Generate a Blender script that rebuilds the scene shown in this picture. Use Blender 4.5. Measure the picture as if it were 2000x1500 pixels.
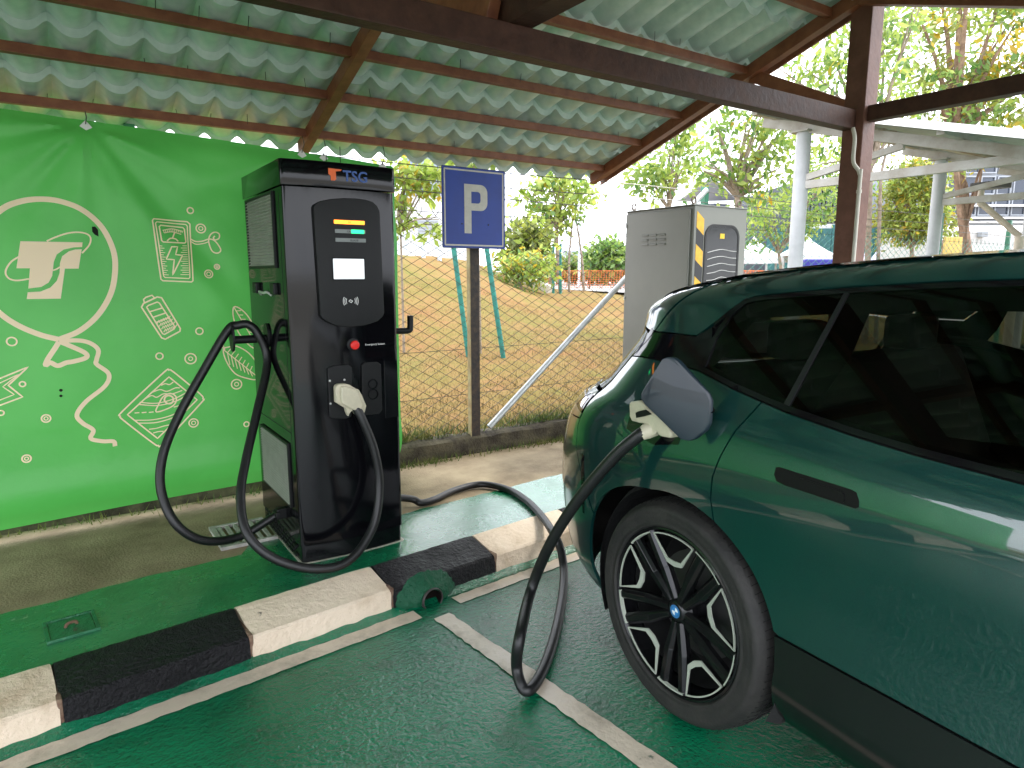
import bpy, bmesh, math, random
import numpy as np
from mathutils import Vector, Matrix
from mathutils.geometry import delaunay_2d_cdt

for o in list(bpy.data.objects):
    bpy.data.objects.remove(o)
scene = bpy.context.scene
COL = scene.collection
rnd = random.Random(7)
pi = math.pi

# ------------------------------------------------------------------ camera
FPX, PITCH, CAMH = 1298.0, 0.1622, 1.5          # focal length in photo pixels (2000 wide), tilt, eye height
cam_data = bpy.data.cameras.new('camera')
cam_data.sensor_width = 36.0
cam_data.lens = FPX / 2000.0 * 36.0
cam_data.clip_start = 0.05
cam_data.clip_end = 2000.0
cam = bpy.data.objects.new('camera', cam_data)
COL.objects.link(cam)
cam.location = (0, 0, CAMH)
cam.rotation_euler = (pi / 2 - PITCH, 0, 0)
scene.camera = cam
scene.render.resolution_x = 1024
scene.render.resolution_y = 768

# ------------------------------------------------------------------ sky, sun, exposure
SUN_EL, SUN_AZ = math.radians(50), math.radians(62)   # azimuth measured from +Y towards +X
world = bpy.data.worlds.new('World')
scene.world = world
world.use_nodes = True
wn, wl = world.node_tree.nodes, world.node_tree.links
wn.clear()
w_out = wn.new('ShaderNodeOutputWorld')
w_bg = wn.new('ShaderNodeBackground')
w_sky = wn.new('ShaderNodeTexSky')
w_sky.sky_type = 'NISHITA'
w_sky.sun_disc = False
w_sky.sun_elevation = SUN_EL
w_sky.sun_rotation = SUN_AZ
w_sky.air_density = 1.2
w_sky.dust_density = 4.0
w_sky.ozone_density = 1.0
w_hsv = wn.new('ShaderNodeHueSaturation')
w_hsv.inputs['Saturation'].default_value = 0.35
w_noise = wn.new('ShaderNodeTexNoise')
w_noise.inputs['Scale'].default_value = 2.2
w_noise.inputs['Detail'].default_value = 5
w_ramp = wn.new('ShaderNodeValToRGB')
w_ramp.color_ramp.elements[0].position = 0.35
w_ramp.color_ramp.elements[0].color = (9.6, 10.2, 11.6, 1)
w_ramp.color_ramp.elements[1].position = 0.65
w_ramp.color_ramp.elements[1].color = (12.2, 12.4, 13.0, 1)
w_mix = wn.new('ShaderNodeMixRGB')
w_mix.inputs[0].default_value = 0.78             # thin bright overcast over the clear sky
w_tc = wn.new('ShaderNodeTexCoord')
wl.new(w_tc.outputs['Generated'], w_noise.inputs['Vector'])
wl.new(w_noise.outputs['Fac'], w_ramp.inputs[0])
wl.new(w_sky.outputs['Color'], w_hsv.inputs['Color'])
wl.new(w_hsv.outputs['Color'], w_mix.inputs[1])
wl.new(w_ramp.outputs['Color'], w_mix.inputs[2])
wl.new(w_mix.outputs['Color'], w_bg.inputs['Color'])
w_bg.inputs['Strength'].default_value = 0.1
wl.new(w_bg.outputs['Background'], w_out.inputs['Surface'])

sun_d = bpy.data.lights.new('sun', 'SUN')
sun_d.energy = 0.75
sun_d.angle = math.radians(14)
sun_d.color = (1.0, 0.95, 0.86)
sun = bpy.data.objects.new('sun', sun_d)
COL.objects.link(sun)
_sd = Vector((math.sin(SUN_AZ) * math.cos(SUN_EL), math.cos(SUN_AZ) * math.cos(SUN_EL), math.sin(SUN_EL)))
sun.rotation_euler = _sd.to_track_quat('Z', 'Y').to_euler()
sun.location = (0, 0, 30)

scene.view_settings.view_transform = 'Standard'
scene.view_settings.look = 'None'
scene.view_settings.gamma = 1.0
scene.view_settings.use_curve_mapping = False
scene.view_settings.exposure = 2.2
scene.render.engine = 'CYCLES'
scene.cycles.max_bounces = 10
scene.cycles.diffuse_bounces = 6
scene.cycles.glossy_bounces = 5
scene.cycles.transparent_max_bounces = 16

# ------------------------------------------------------------------ survey frames
KANG, BANG = math.radians(39.5), math.radians(33.95)   # kerb line and canopy line, direction of their "along" axes

def _ax(a):
    return Vector((math.cos(a), math.sin(a), 0)), Vector((-math.sin(a), math.cos(a), 0))
EK, NK = _ax(KANG)
EB, NB = _ax(BANG)
CW = Vector((0.5345, 2.0809, 0.0))               # rear wheel face of the car, on the ground
CANG = math.radians(-59.85)
CF, CL = _ax(CANG)                               # car forward, car left
WHEELY = 0.965

def pray(x, y):
    u = (x - 1000) / FPX
    v = (750 - y) / FPX
    c, s = math.cos(PITCH), math.sin(PITCH)
    return Vector((u, c + v * s, -s + v * c))
EYE = Vector((0, 0, CAMH))

def hit(x, y, p, n):
    d = pray(x, y)
    return EYE + d * ((p - EYE).dot(n) / d.dot(n))

def onB(x, y, n):            # survey a point on the vertical plane "nb = n": returns (along, n, z)
    q = hit(x, y, NB * n, NB)
    return (q.dot(EB), q.dot(NB), q.z)

def onA(x, y, a):            # on the vertical plane "along = a"
    q = hit(x, y, EB * a, EB)
    return (q.dot(EB), q.dot(NB), q.z)

def onZ(x, y, z):
    return hit(x, y, Vector((0, 0, z)), Vector((0, 0, 1)))

def far(x, y, Y):            # a far point at world depth Y
    d = pray(x, y)
    return EYE + d * (Y / d.y)

def onCar(x, y, off):        # car-local point (forward, left, z) on a plane `off` inside the wheel face
    rt = -CL
    p0 = CW - rt * off
    q = hit(x, y, p0, rt) - CW
    return (q.dot(CF), -(WHEELY - off), q.z)

# ------------------------------------------------------------------ materials
MATS = {}

def _nodes(m):
    m.use_nodes = True
    nt = m.node_tree
    b = nt.nodes['Principled BSDF']
    return nt, b

def mat(name, col, rough=0.5, metal=0.0, var=0.0, vscale=6.0, bump=0.0, bscale=60.0, coat=0.0, spec=0.5,
        col2=None, dist='OBJECT', rvar=0.0, emit=None, estr=0.0, detail=4.0, trans=0.0):
    """Principled material: base colour with a noise mottling (col2 or a darker/lighter self), roughness variation, fine bump."""
    if name in MATS:
        return MATS[name]
    m = bpy.data.materials.new(name)
    nt, b = _nodes(m)
    N, L = nt.nodes, nt.links
    b.inputs['Base Color'].default_value = (*col, 1)
    b.inputs['Roughness'].default_value = rough
    b.inputs['Metallic'].default_value = metal
    b.inputs['Specular IOR Level'].default_value = spec
    b.inputs['Coat Weight'].default_value = coat
    b.inputs['Coat Roughness'].default_value = 0.03
    if trans:
        b.inputs['Transmission Weight'].default_value = trans
    tc = N.new('ShaderNodeTexCoord')
    if var > 0 or col2 is not None:
        n = N.new('ShaderNodeTexNoise')
        n.inputs['Scale'].default_value = vscale
        n.inputs['Detail'].default_value = detail
        n.inputs['Roughness'].default_value = 0.62
        L.new(tc.outputs['Object'], n.inputs['Vector'])
        r = N.new('ShaderNodeValToRGB')
        c2 = col2 if col2 is not None else tuple(max(0, c * (1 + var)) for c in col)
        c1 = col if col2 is not None else tuple(c * (1 - var) for c in col)
        r.color_ramp.elements[0].position = 0.36
        r.color_ramp.elements[1].position = 0.66
        r.color_ramp.elements[0].color = (*c1, 1)
        r.color_ramp.elements[1].color = (*c2, 1)
        L.new(n.outputs['Fac'], r.inputs[0])
        L.new(r.outputs['Color'], b.inputs['Base Color'])
        if rvar > 0:
            mr = N.new('ShaderNodeMapRange')
            mr.inputs['To Min'].default_value = max(0.02, rough - rvar)
            mr.inputs['To Max'].default_value = rough + rvar
            L.new(n.outputs['Fac'], mr.inputs['Value'])
            L.new(mr.outputs['Result'], b.inputs['Roughness'])
    if bump > 0:
        n2 = N.new('ShaderNodeTexNoise')
        n2.inputs['Scale'].default_value = bscale
        n2.inputs['Detail'].default_value = 5
        L.new(tc.outputs['Object'], n2.inputs['Vector'])
        bp = N.new('ShaderNodeBump')
        bp.inputs['Strength'].default_value = min(1.0, bump)
        bp.inputs['Distance'].default_value = 0.01
        L.new(n2.outputs['Fac'], bp.inputs['Height'])
        L.new(bp.outputs['Normal'], b.inputs['Normal'])
    if emit is not None:
        b.inputs['Emission Color'].default_value = (*emit, 1)
        b.inputs['Emission Strength'].default_value = estr
    MATS[name] = m
    return m

# ------------------------------------------------------------------ geometry
def box(x0, x1, y0, y1, z0, z1):
    v = [(x, y, z) for z in (z0, z1) for y in (y0, y1) for x in (x0, x1)]
    f = [(0, 2, 3, 1), (4, 5, 7, 6), (0, 1, 5, 4), (2, 6, 7, 3), (0, 4, 6, 2), (1, 3, 7, 5)]
    return v, f

def join(*gs):
    V, F = [], []
    for v, f in gs:
        k = len(V)
        V += list(v)
        F += [tuple(i + k for i in q) for q in f]
    return V, F

def frame_of(d, up=(0, 0, 1)):
    d = Vector(d).normalized()
    up = Vector(up)
    if abs(d.dot(up)) > 0.98:
        up = Vector((1, 0, 0))
    s = d.cross(up).normalized()
    return d, s, s.cross(d).normalized()

def beam(p, q, w, h, up=(0, 0, 1)):
    p, q = Vector(p), Vector(q)
    d, s, u = frame_of(q - p, up)
    v = []
    for e in (p, q):
        for a, b in ((-1, -1), (1, -1), (1, 1), (-1, 1)):
            v.append(tuple(e + s * (a * w / 2) + u * (b * h / 2)))
    return v, [(3, 2, 1, 0), (4, 5, 6, 7), (0, 1, 5, 4), (1, 2, 6, 5), (2, 3, 7, 6), (3, 0, 4, 7)]

def smooth_path(pts, n=8):
    P = [Vector(p) for p in pts]
    P = [P[0] * 2 - P[1]] + P + [P[-1] * 2 - P[-2]]
    out = []
    for i in range(1, len(P) - 2):
        a, b, c, d = P[i - 1], P[i], P[i + 1], P[i + 2]
        for k in range(n):
            t = k / n
            out.append(0.5 * ((2 * b) + (c - a) * t + (2 * a - 5 * b + 4 * c - d) * t * t + (3 * b - a - 3 * c + d) * t ** 3))
    out.append(P[-2])
    return out

def tube(pts, r, seg=12, cap=True):
    P = [Vector(p) for p in pts]
    n = len(P)
    rs = r if isinstance(r, (list, tuple)) else [r] * n
    T = [(P[min(i + 1, n - 1)] - P[max(i - 1, 0)]).normalized() for i in range(n)]
    _, s, u = frame_of(T[0])
    V, F = [], []
    for i in range(n):
        if i:
            s = (s - T[i] * s.dot(T[i])).normalized()
            u = T[i].cross(s)
            u = -u if u.dot(s.cross(T[i])) < 0 else u
            u = s.cross(T[i])
        else:
            u = s.cross(T[i])
        for k in range(seg):
            a = 2 * pi * k / seg
            V.append(tuple(P[i] + (s * math.cos(a) + u * math.sin(a)) * rs[i]))
    for i in range(n - 1):
        for k in range(seg):
            k2 = (k + 1) % seg
            F.append((i * seg + k, (i + 1) * seg + k, (i + 1) * seg + k2, i * seg + k2))
    if cap:
        F.append(tuple(range(seg)))
        F.append(tuple((n - 1) * seg + k for k in reversed(range(seg))))
    return V, F

def lathe(o, axis, prof, seg=24, up=(0, 0, 1)):
    """profile [(dist along axis, radius)] revolved about the axis through o"""
    o = Vector(o)
    d, s, u = frame_of(axis, up)
    V, F = [], []
    for h, r in prof:
        for k in range(seg):
            a = 2 * pi * k / seg
            V.append(tuple(o + d * h + (s * math.cos(a) + u * math.sin(a)) * r))
    for i in range(len(prof) - 1):
        for k in range(seg):
            k2 = (k + 1) % seg
            F.append((i * seg + k, i * seg + k2, (i + 1) * seg + k2, (i + 1) * seg + k))
    return V, F

def prism(loop, push):
    """extrude a closed 3-D loop by the vector `push`"""
    push = Vector(push)
    n = len(loop)
    V = [tuple(Vector(p)) for p in loop] + [tuple(Vector(p) + push) for p in loop]
    F = [tuple(reversed(range(n))), tuple(range(n, 2 * n))]
    F += [(i, (i + 1) % n, n + (i + 1) % n, n + i) for i in range(n)]
    return V, F

def rrect(x0, x1, z0, z1, r, n=5):
    out = []
    for cx, cz, a0 in ((x1 - r, z1 - r, 0), (x0 + r, z1 - r, 90), (x0 + r, z0 + r, 180), (x1 - r, z0 + r, 270)):
        for k in range(n + 1):
            a = math.radians(a0 + 90 * k / n)
            out.append((cx + r * math.cos(a), cz + r * math.sin(a)))
    return out

def make_mesh(name, g, m, bevel=0.0, smooth=False, segs=2, auto=None, recalc=True):
    V, F = g
    me = bpy.data.meshes.new(name)
    me.from_pydata([tuple(v) for v in V], [], [tuple(f) for f in F])
    bm = bmesh.new()
    bm.from_mesh(me)
    if recalc:
        bmesh.ops.recalc_face_normals(bm, faces=bm.faces)
    if bevel > 0:
        es = [e for e in bm.edges if len(e.link_faces) == 2 and e.calc_face_angle(0) > 0.5]
        bmesh.ops.bevel(bm, geom=es, offset=bevel, segments=segs, profile=0.6, affect='EDGES', clamp_overlap=True)
    if smooth or auto:
        for f in bm.faces:
            f.smooth = True
        lim = auto if auto else 0.7
        for e in bm.edges:
            if len(e.link_faces) == 2 and e.calc_face_angle(0) > lim:
                e.smooth = False
    bm.to_mesh(me)
    bm.free()
    if m is not None:
        for mm in (m if isinstance(m, (list, tuple)) else [m]):
            me.materials.append(mm)
    return me

class Thing:
    """A top-level thing: an Empty at its base, in one of the survey frames, that parents its parts; or one mesh."""
    def __init__(self, name, label=None, cat=None, ang=0.0, base=(0, 0, 0), group=None, kind=None):
        self.ang, self.base, self.name = ang, Vector(base), name
        self.label, self.cat, self.group, self.kind = label, cat, group, kind
        self.root = None
        self.R = Matrix.Rotation(ang, 4, 'Z')

    def _tag(self, o):
        if self.label:
            o['label'] = self.label
        if self.cat:
            o['category'] = self.cat
        if self.group:
            o['group'] = self.group
        if self.kind:
            o['kind'] = self.kind
        o.rotation_euler = (0, 0, self.ang)
        o.location = self.R @ self.base
        COL.objects.link(o)
        self.root = o

    def _local(self, g):
        b = self.base
        return [tuple(Vector(v) - b) for v in g[0]], g[1]

    def mesh(self, g, m, **k):                       # the thing is one mesh
        me = make_mesh(self.name, self._local(g), m, **k)
        o = bpy.data.objects.new(self.name, me)
        self._tag(o)
        return o

    def part(self, name, g, m, parent=None, label=None, kind=None, **k):
        if self.root is None:
            e = bpy.data.objects.new(self.name, None)
            e.empty_display_size = 0.1
            self._tag(e)
        me = make_mesh(name, self._local(g), m, **k)
        o = bpy.data.objects.new(name, me)
        COL.objects.link(o)
        o.parent = parent if parent else self.root
        if label:
            o['label'] = label
        if kind:
            o['kind'] = kind
        return o

    def empty(self):
        if self.root is None:
            e = bpy.data.objects.new(self.name, None)
            e.empty_display_size = 0.1
            self._tag(e)
        return self.root

    def share(self, name, me, loc, parent=None):     # another object on shared mesh data
        self.empty()
        o = bpy.data.objects.new(name, me)
        COL.objects.link(o)
        o.parent = parent if parent else self.root
        o.location = Vector(loc) - (self.base if parent is None else Vector((0, 0, 0)))
        return o

def text_geo(s, size, bold=False):
    """letters as flat mesh geometry in the x-z plane (x right, z up), origin at the left of the baseline"""
    cu = bpy.data.curves.new('txt', 'FONT')
    cu.body = s
    cu.size = size
    if bold:
        cu.offset = size * 0.02
    cu.resolution_u = 3
    o = bpy.data.objects.new('txt', cu)
    COL.objects.link(o)
    dg = bpy.context.evaluated_depsgraph_get()
    me = bpy.data.meshes.new_from_object(o.evaluated_get(dg))
    V = [(v.co.x, 0.0, v.co.y) for v in me.vertices]
    F = [tuple(p.vertices) for p in me.polygons]
    bpy.data.objects.remove(o)
    bpy.data.meshes.remove(me)
    return V, F

def move(g, t):
    t = Vector(t)
    return [tuple(Vector(v) + t) for v in g[0]], g[1]
# ================================================================== THE SETTING
def painted_floor(name, c1, c2, rough, bump_s, wear=0.66, scale=1.0, wearcol=(0.30, 0.33, 0.28), dirt=(0.35, 0.34, 0.30), coat=0.0, spec=0.8, ripple=34):
    m = bpy.data.materials.new(name)
    nt, b = _nodes(m)
    N, L = nt.nodes, nt.links
    tc = N.new('ShaderNodeTexCoord')
    def noise(s, d=5, r=0.6):
        n = N.new('ShaderNodeTexNoise')
        n.inputs['Scale'].default_value = s * scale
        n.inputs['Detail'].default_value = d
        n.inputs['Roughness'].default_value = r
        L.new(tc.outputs['Object'], n.inputs['Vector'])
        return n
    big, mid, fine, lump = noise(1.3), noise(9, 7), noise(130, 3), noise(ripple, 4, 0.6)
    ramp = N.new('ShaderNodeValToRGB')
    ramp.color_ramp.elements[0].position, ramp.color_ramp.elements[1].position = 0.35, 0.68
    ramp.color_ramp.elements[0].color, ramp.color_ramp.elements[1].color = (*c1, 1), (*c2, 1)
    L.new(big.outputs['Fac'], ramp.inputs[0])
    wr = N.new('ShaderNodeValToRGB')                     # small worn flecks where the paint is gone
    wr.color_ramp.elements[0].position, wr.color_ramp.elements[1].position = wear, wear + 0.03
    L.new(mid.outputs['Fac'], wr.inputs[0])
    mx = N.new('ShaderNodeMixRGB')
    mx.inputs[2].default_value = (*wearcol, 1)
    L.new(wr.outputs['Color'], mx.inputs[0])
    L.new(ramp.outputs['Color'], mx.inputs[1])
    grime = noise(4.5, 8, 0.7)                           # trodden-in dirt, in cloudy patches
    gr_ = N.new('ShaderNodeValToRGB')
    gr_.color_ramp.elements[0].position, gr_.color_ramp.elements[1].position = 0.50, 0.78
    gr_.color_ramp.elements[0].color, gr_.color_ramp.elements[1].color = (1, 1, 1, 1), (*dirt, 1)
    L.new(grime.outputs['Fac'], gr_.inputs[0])
    mul = N.new('ShaderNodeMixRGB')
    mul.blend_type = 'MULTIPLY'
    mul.inputs[0].default_value = 1.0
    L.new(mx.outputs['Color'], mul.inputs[1])
    L.new(gr_.outputs['Color'], mul.inputs[2])
    L.new(mul.outputs['Color'], b.inputs['Base Color'])
    b.inputs['Coat Weight'].default_value = coat
    b.inputs['Coat Roughness'].default_value = 0.09
    b.inputs['Coat IOR'].default_value = 1.6
    mr = N.new('ShaderNodeMapRange')
    mr.inputs['From Min'].default_value, mr.inputs['From Max'].default_value = 0.3, 0.7
    mr.inputs['To Min'].default_value, mr.inputs['To Max'].default_value = rough * 0.55, rough * 1.7
    L.new(grime.outputs['Fac'], mr.inputs['Value'])
    L.new(mr.outputs['Result'], b.inputs['Roughness'])
    add = N.new('ShaderNodeMath')
    add.operation = 'MULTIPLY_ADD'
    add.inputs[1].default_value = 0.25
    L.new(fine.outputs['Fac'], add.inputs[0])
    L.new(lump.outputs['Fac'], add.inputs[2])
    bp = N.new('ShaderNodeBump')
    bp.inputs['Strength'].default_value = bump_s
    bp.inputs['Distance'].default_value = 0.02
    L.new(add.outputs['Value'], bp.inputs['Height'])
    L.new(bp.outputs['Normal'], b.inputs['Normal'])
    L.new(bp.outputs['Normal'], b.inputs['Coat Normal'])
    b.inputs['Specular IOR Level'].default_value = spec
    MATS[name] = m
    return m

M_FLOOR = painted_floor('green_floor_paint', (0.001, 0.100, 0.046), (0.002, 0.160, 0.072), 0.2, 0.55, wear=0.685, coat=0.75, ripple=48, spec=0.45, wearcol=(0.16, 0.18, 0.15))
M_PAVEG = painted_floor('green_pavement_paint', (0.002, 0.105, 0.044), (0.004, 0.155, 0.064), 0.24, 0.16, wear=0.70, dirt=(0.62, 0.62, 0.58), coat=0.6, ripple=40, spec=0.5)
M_CONC = mat('old_concrete', (0.19, 0.14, 0.08), 0.85, col2=(0.38, 0.30, 0.185), vscale=2.6, bump=0.5, bscale=90, detail=9)
M_ASPH = mat('bounce_concrete_road', (0.40, 0.385, 0.35), 0.9, col2=(0.50, 0.48, 0.44), vscale=2.0, bump=0.5, bscale=150)  # unseen road behind the camera, made pale to bounce daylight under the canopy
M_EARTH = mat('far_ground', (0.30, 0.285, 0.25), 0.95, col2=(0.38, 0.36, 0.31), vscale=0.4)
M_LINE = painted_floor('white_line_paint', (0.50, 0.42, 0.33), (0.62, 0.53, 0.42), 0.4, 0.25, wear=0.68, wearcol=(0.10, 0.16, 0.11))
M_KW = painted_floor('kerb_white_paint', (0.62, 0.50, 0.37), (0.76, 0.63, 0.49), 0.5, 0.5, wear=0.69, wearcol=(0.16, 0.13, 0.10), dirt=(0.62, 0.56, 0.48), spec=0.3)
M_KB = painted_floor('kerb_black_paint', (0.004, 0.004, 0.005), (0.010, 0.009, 0.011), 0.45, 0.9, wear=0.70, wearcol=(0.10, 0.09, 0.08), dirt=(0.7, 0.7, 0.7), spec=0.25, ripple=55)
M_FK = mat('mossy_concrete', (0.028, 0.022, 0.014), 0.95, col2=(0.10, 0.085, 0.05), vscale=9, bump=0.9, bscale=60, detail=8)

Thing('ground', kind='structure').mesh(([(-400, -400, -0.04), (400, -400, -0.04), (400, 400, -0.04), (-400, 400, -0.04)], [(0, 1, 2, 3)]), M_EARTH)
Thing('road', ang=KANG, kind='structure').mesh(([(-60, -14, -0.02), (60, -14, -0.02), (60, -3.4, -0.02), (-60, -3.4, -0.02)], [(0, 1, 2, 3)]), M_ASPH)

# parking floor: one painted sheet, gently uneven
def sheet(x0, x1, y0, y1, nx, ny, zf):
    V = []
    for j in range(ny + 1):
        for i in range(nx + 1):
            x, y = x0 + (x1 - x0) * i / nx, y0 + (y1 - y0) * j / ny
            V.append((x, y, zf(x, y)))
    F = [(j * (nx + 1) + i, j * (nx + 1) + i + 1, (j + 1) * (nx + 1) + i + 1, (j + 1) * (nx + 1) + i) for j in range(ny) for i in range(nx)]
    return V, F
floor_t = Thing('parking_floor', ang=KANG, kind='structure')
floor_o = floor_t.mesh(sheet(-9, 11, -3.6, 2.50, 60, 20, lambda x, y: 0.0), M_FLOOR)

def ragged_strip(a0, a1, n0, n1, z, step=0.03, amp=0.004, seed=1, along=True):
    r = random.Random(seed)
    V, F = [], []
    k = max(2, int(abs(a1 - a0) / step))
    for i in range(k + 1):
        a = a0 + (a1 - a0) * i / k
        e0, e1 = r.uniform(-amp, amp), r.uniform(-amp, amp)
        V += [(a, n0 + e0, z), (a, n1 + e1, z)] if along else [(n0 + e0, a, z), (n1 + e1, a, z)]
    F = [(2 * i, 2 * i + 2, 2 * i + 3, 2 * i + 1) for i in range(k)]
    return V, F
for (a0, a1, n0, n1, al, lab) in ((-9, 1.435, 2.362, 2.447, True, 'worn white line along the kerb, left of the drain pipe'),
                                  (1.64, 11, 2.362, 2.437, True, 'worn white line along the kerb, under the car rear'),
                                  (-3.2, 2.325, 1.468, 1.553, False, 'white bay line running from the kerb to the camera'),
                                  (-3.2, 2.36, 4.30, 4.385, False, 'white bay line beyond the parked car'),
                                  (-3.2, 2.36, -1.40, -1.315, False, 'white bay line of the empty bay on the left')):
    t = Thing('bay_line', ang=KANG, kind='structure')
    o = t.mesh(ragged_strip(a0, a1, n0, n1, 0.004, seed=int(a1 * 100) % 97, along=al), M_LINE)
    o['label'] = lab

# kerb: separate concrete blocks, painted white and black in turn
kerb = Thing('kerb', ang=KANG, kind='structure')
JO = [-2.99, -2.37, -1.75, -1.13, -0.51, 0.117, 0.742, 1.363, 1.955, 2.58, 3.2, 3.82, 4.44, 5.06, 5.68, 6.3]
def kerb_block(a0, a1, seed):
    r = random.Random(seed)
    prof = [(2.490, -0.03), (2.494, 0.04), (2.500, 0.098), (2.509, 0.107), (2.60, 0.127), (2.688, 0.146), (2.704, 0.147), (2.712, 0.13), (2.712, -0.03)]
    n, k = 14, len(prof)
    V, F = [], []
    for i in range(n + 1):
        a = a0 + (a1 - a0) * i / n
        for j, (nn, z) in enumerate(prof):
            w = 0.0013 if 0 < j < k - 1 else 0.0
            e = 0.012 if i in (0, n) and 0 < j < k - 1 else 0.0
            V.append((a + r.uniform(-.002, .002) + (r.uniform(-.004, .004) if e else 0), nn + r.uniform(-w, w) + e * 0.2, z + r.uniform(-w, w) - e * 0.25))
    for i in range(n):
        for j in range(k - 1):
            F.append((i * k + j, i * k + j + 1, (i + 1) * k + j + 1, (i + 1) * k + j))
    F += [tuple(range(k)), tuple(n * k + j for j in reversed(range(k)))]
    return V, F
for i in range(len(JO) - 1):
    black = (i % 2 == 1) == (JO.index(0.117) % 2 == 1)
    kerb.part('kerb_block', kerb_block(JO[i] + 0.005, JO[i + 1] - 0.005, i), M_KB if black else M_KW, auto=0.28)
M_BRICK = mat('joint_mortar', (0.10, 0.045, 0.03), 0.9, col2=(0.22, 0.15, 0.10), vscale=30, bump=0.5)
for a in JO[1:-1]:
    kerb.part('joint_mortar', box(a - 0.008, a + 0.008, 2.500, 2.70, -0.02, 0.112), M_BRICK, bevel=0.004)
# cement fillet at the kerb foot, painted with the floor
fil = Thing('kerb_fillet', ang=KANG, kind='structure')
def fillet():
    r = random.Random(3)
    V, F = [], []
    for i in range(181):
        a = -3 + 9.3 * i / 180
        V += [(a, 2.452 + r.uniform(-.006, .006), 0.0015), (a, 2.475 + r.uniform(-.003, .003), 0.012), (a, 2.500, 0.022 + r.uniform(-.006, .006))]
    for i in range(180):
        for j in range(2):
            F.append((3 * i + j, 3 * i + j + 1, 3 * i + j + 4, 3 * i + j + 3))
    return V, F
fil.mesh(fillet(), M_FLOOR, smooth=True)

# pavement behind the kerb: old concrete with a painted green margin
Thing('pavement', ang=KANG, kind='structure').mesh(sheet(-9, 12, 2.705, 6.5, 60, 14, lambda x, y: 0.136), M_CONC)
def margin():
    r = random.Random(11)
    V, F = [], []
    k = 300
    e = 0.0
    for i in range(k + 1):
        a = -9 + 21 * i / k
        e = 0.85 * e + r.uniform(-.012, .012)
        edge = (3.268 - 0.05 * max(0, (a - .9)) * 0.7) + e + (0.10 if 1.0 < a < 1.75 else 0)
        V += [(a, 2.703, 0.140), (a, 2.95, 0.1405), (a, edge, 0.140)]
    for i in range(k):
        for j in range(2):
            F.append((3 * i + j, 3 * i + 3 + j, 3 * i + 4 + j, 3 * i + j + 1))
    return V, F
Thing('pavement_margin', ang=KANG, kind='structure').mesh(margin(), M_PAVEG)

# inspection cover in the painted margin
cv = Thing('inspection_cover', 'small rectangular green painted inspection cover with a lifting lug', 'cover', KANG, (0.205, 2.96, 0.14))
M_COV = painted_floor('cover_paint', (0.005, 0.11, 0.045), (0.010, 0.16, 0.062), 0.35, 0.7, wear=0.62, wearcol=(0.10, 0.08, 0.05))
cv.part('frame', join(box(0.118, 0.292, 2.868, 2.880, 0.138, 0.150), box(0.118, 0.292, 3.040, 3.052, 0.138, 0.150),
                      box(0.118, 0.130, 2.880, 3.040, 0.138, 0.150), box(0.280, 0.292, 2.880, 3.040, 0.138, 0.150)), M_COV, bevel=0.002)
cv.part('lid', box(0.134, 0.276, 2.884, 3.036, 0.138, 0.147), M_COV, bevel=0.002)
cv.part('lifting_lug', tube(smooth_path([(0.185, 2.955, 0.146), (0.19, 2.957, 0.158), (0.205, 2.96, 0.161), (0.22, 2.963, 0.158), (0.225, 2.965, 0.146)], 4), 0.006, 8), mat('rusty_steel', (0.09, 0.05, 0.03), 0.8, col2=(0.2, 0.12, 0.07), vscale=40), smooth=True)

# drain pipe through the kerb, bedded in green painted mortar
dp = Thing('drain_pipe', 'round drain pipe mouth set in green mortar under the black kerb block', 'drain pipe', KANG, (1.535, 2.44, 0))
M_MORT = painted_floor('mortar_paint', (0.002, 0.055, 0.024), (0.004, 0.09, 0.038), 0.4, 0.8, wear=0.75, spec=0.25)
def mortar():
    V, F = [], []
    r = random.Random(5)
    n = 28
    for i in range(n + 1):
        t = pi * i / n
        for k, (rr, d) in enumerate(((0.056, 0.004), (0.070, 0.002), (0.090, 0.022), (0.125, 0.050))):
            rr2 = rr + (r.uniform(-.006, .006) if k > 1 else 0)
            wx = 1.35 if k > 1 else 1.0
            V.append((1.535 + rr2 * wx * math.cos(t), 2.436 + d * 1.3, max(-0.01, rr2 * 1.05 * math.sin(t) + 0.012)))
    for i in range(n):
        for k in range(3):
            F.append((i * 4 + k, i * 4 + k + 1, (i + 1) * 4 + k + 1, (i + 1) * 4 + k))
    return V, F
dp.part('mortar_collar', mortar(), M_MORT, smooth=True)
dp.part('pipe', lathe((1.535, 2.430, 0.030), (0, 1, 0), [(0.03, 0.054), (0.0, 0.054), (-0.004, 0.051), (0.0, 0.048), (0.05, 0.048)], 28), mat('drain_pipe_plastic', (0.035, 0.03, 0.028), 0.6), smooth=True)
dp.part('pipe_bore', lathe((1.535, 2.4325, 0.030), (0, 1, 0), [(0.0, 0.0478), (0.045, 0.0478), (0.046, 0.0)], 28), mat('bore_shade', (0.006, 0.004, 0.003), 0.9, spec=0.1, bump=0.6, bscale=80), smooth=True)  # near-black colour stands in for the shade deep inside the pipe

# drain grate beside the charger
gr = Thing('drain_grate', 'pale concrete drain grate half hidden behind the left cable', 'grate', BANG, (0.75, 3.62, 0.14))
M_GRATE = mat('grate_concrete', (0.36, 0.35, 0.31), 0.85, var=0.2, vscale=18, bump=0.4)
gr.part('rim', join(box(0.55, 0.83, 3.42, 3.445, 0.137, 0.156), box(0.55, 0.83, 3.735, 3.76, 0.137, 0.156), box(0.55, 0.58, 3.445, 3.735, 0.137, 0.156)), M_GRATE, bevel=0.003)
for i in range(6):
    gr.part('grate_bar', box(0.585 + i * 0.04, 0.607 + i * 0.04, 3.447, 3.733, 0.137, 0.153), M_GRATE, bevel=0.003)

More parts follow.
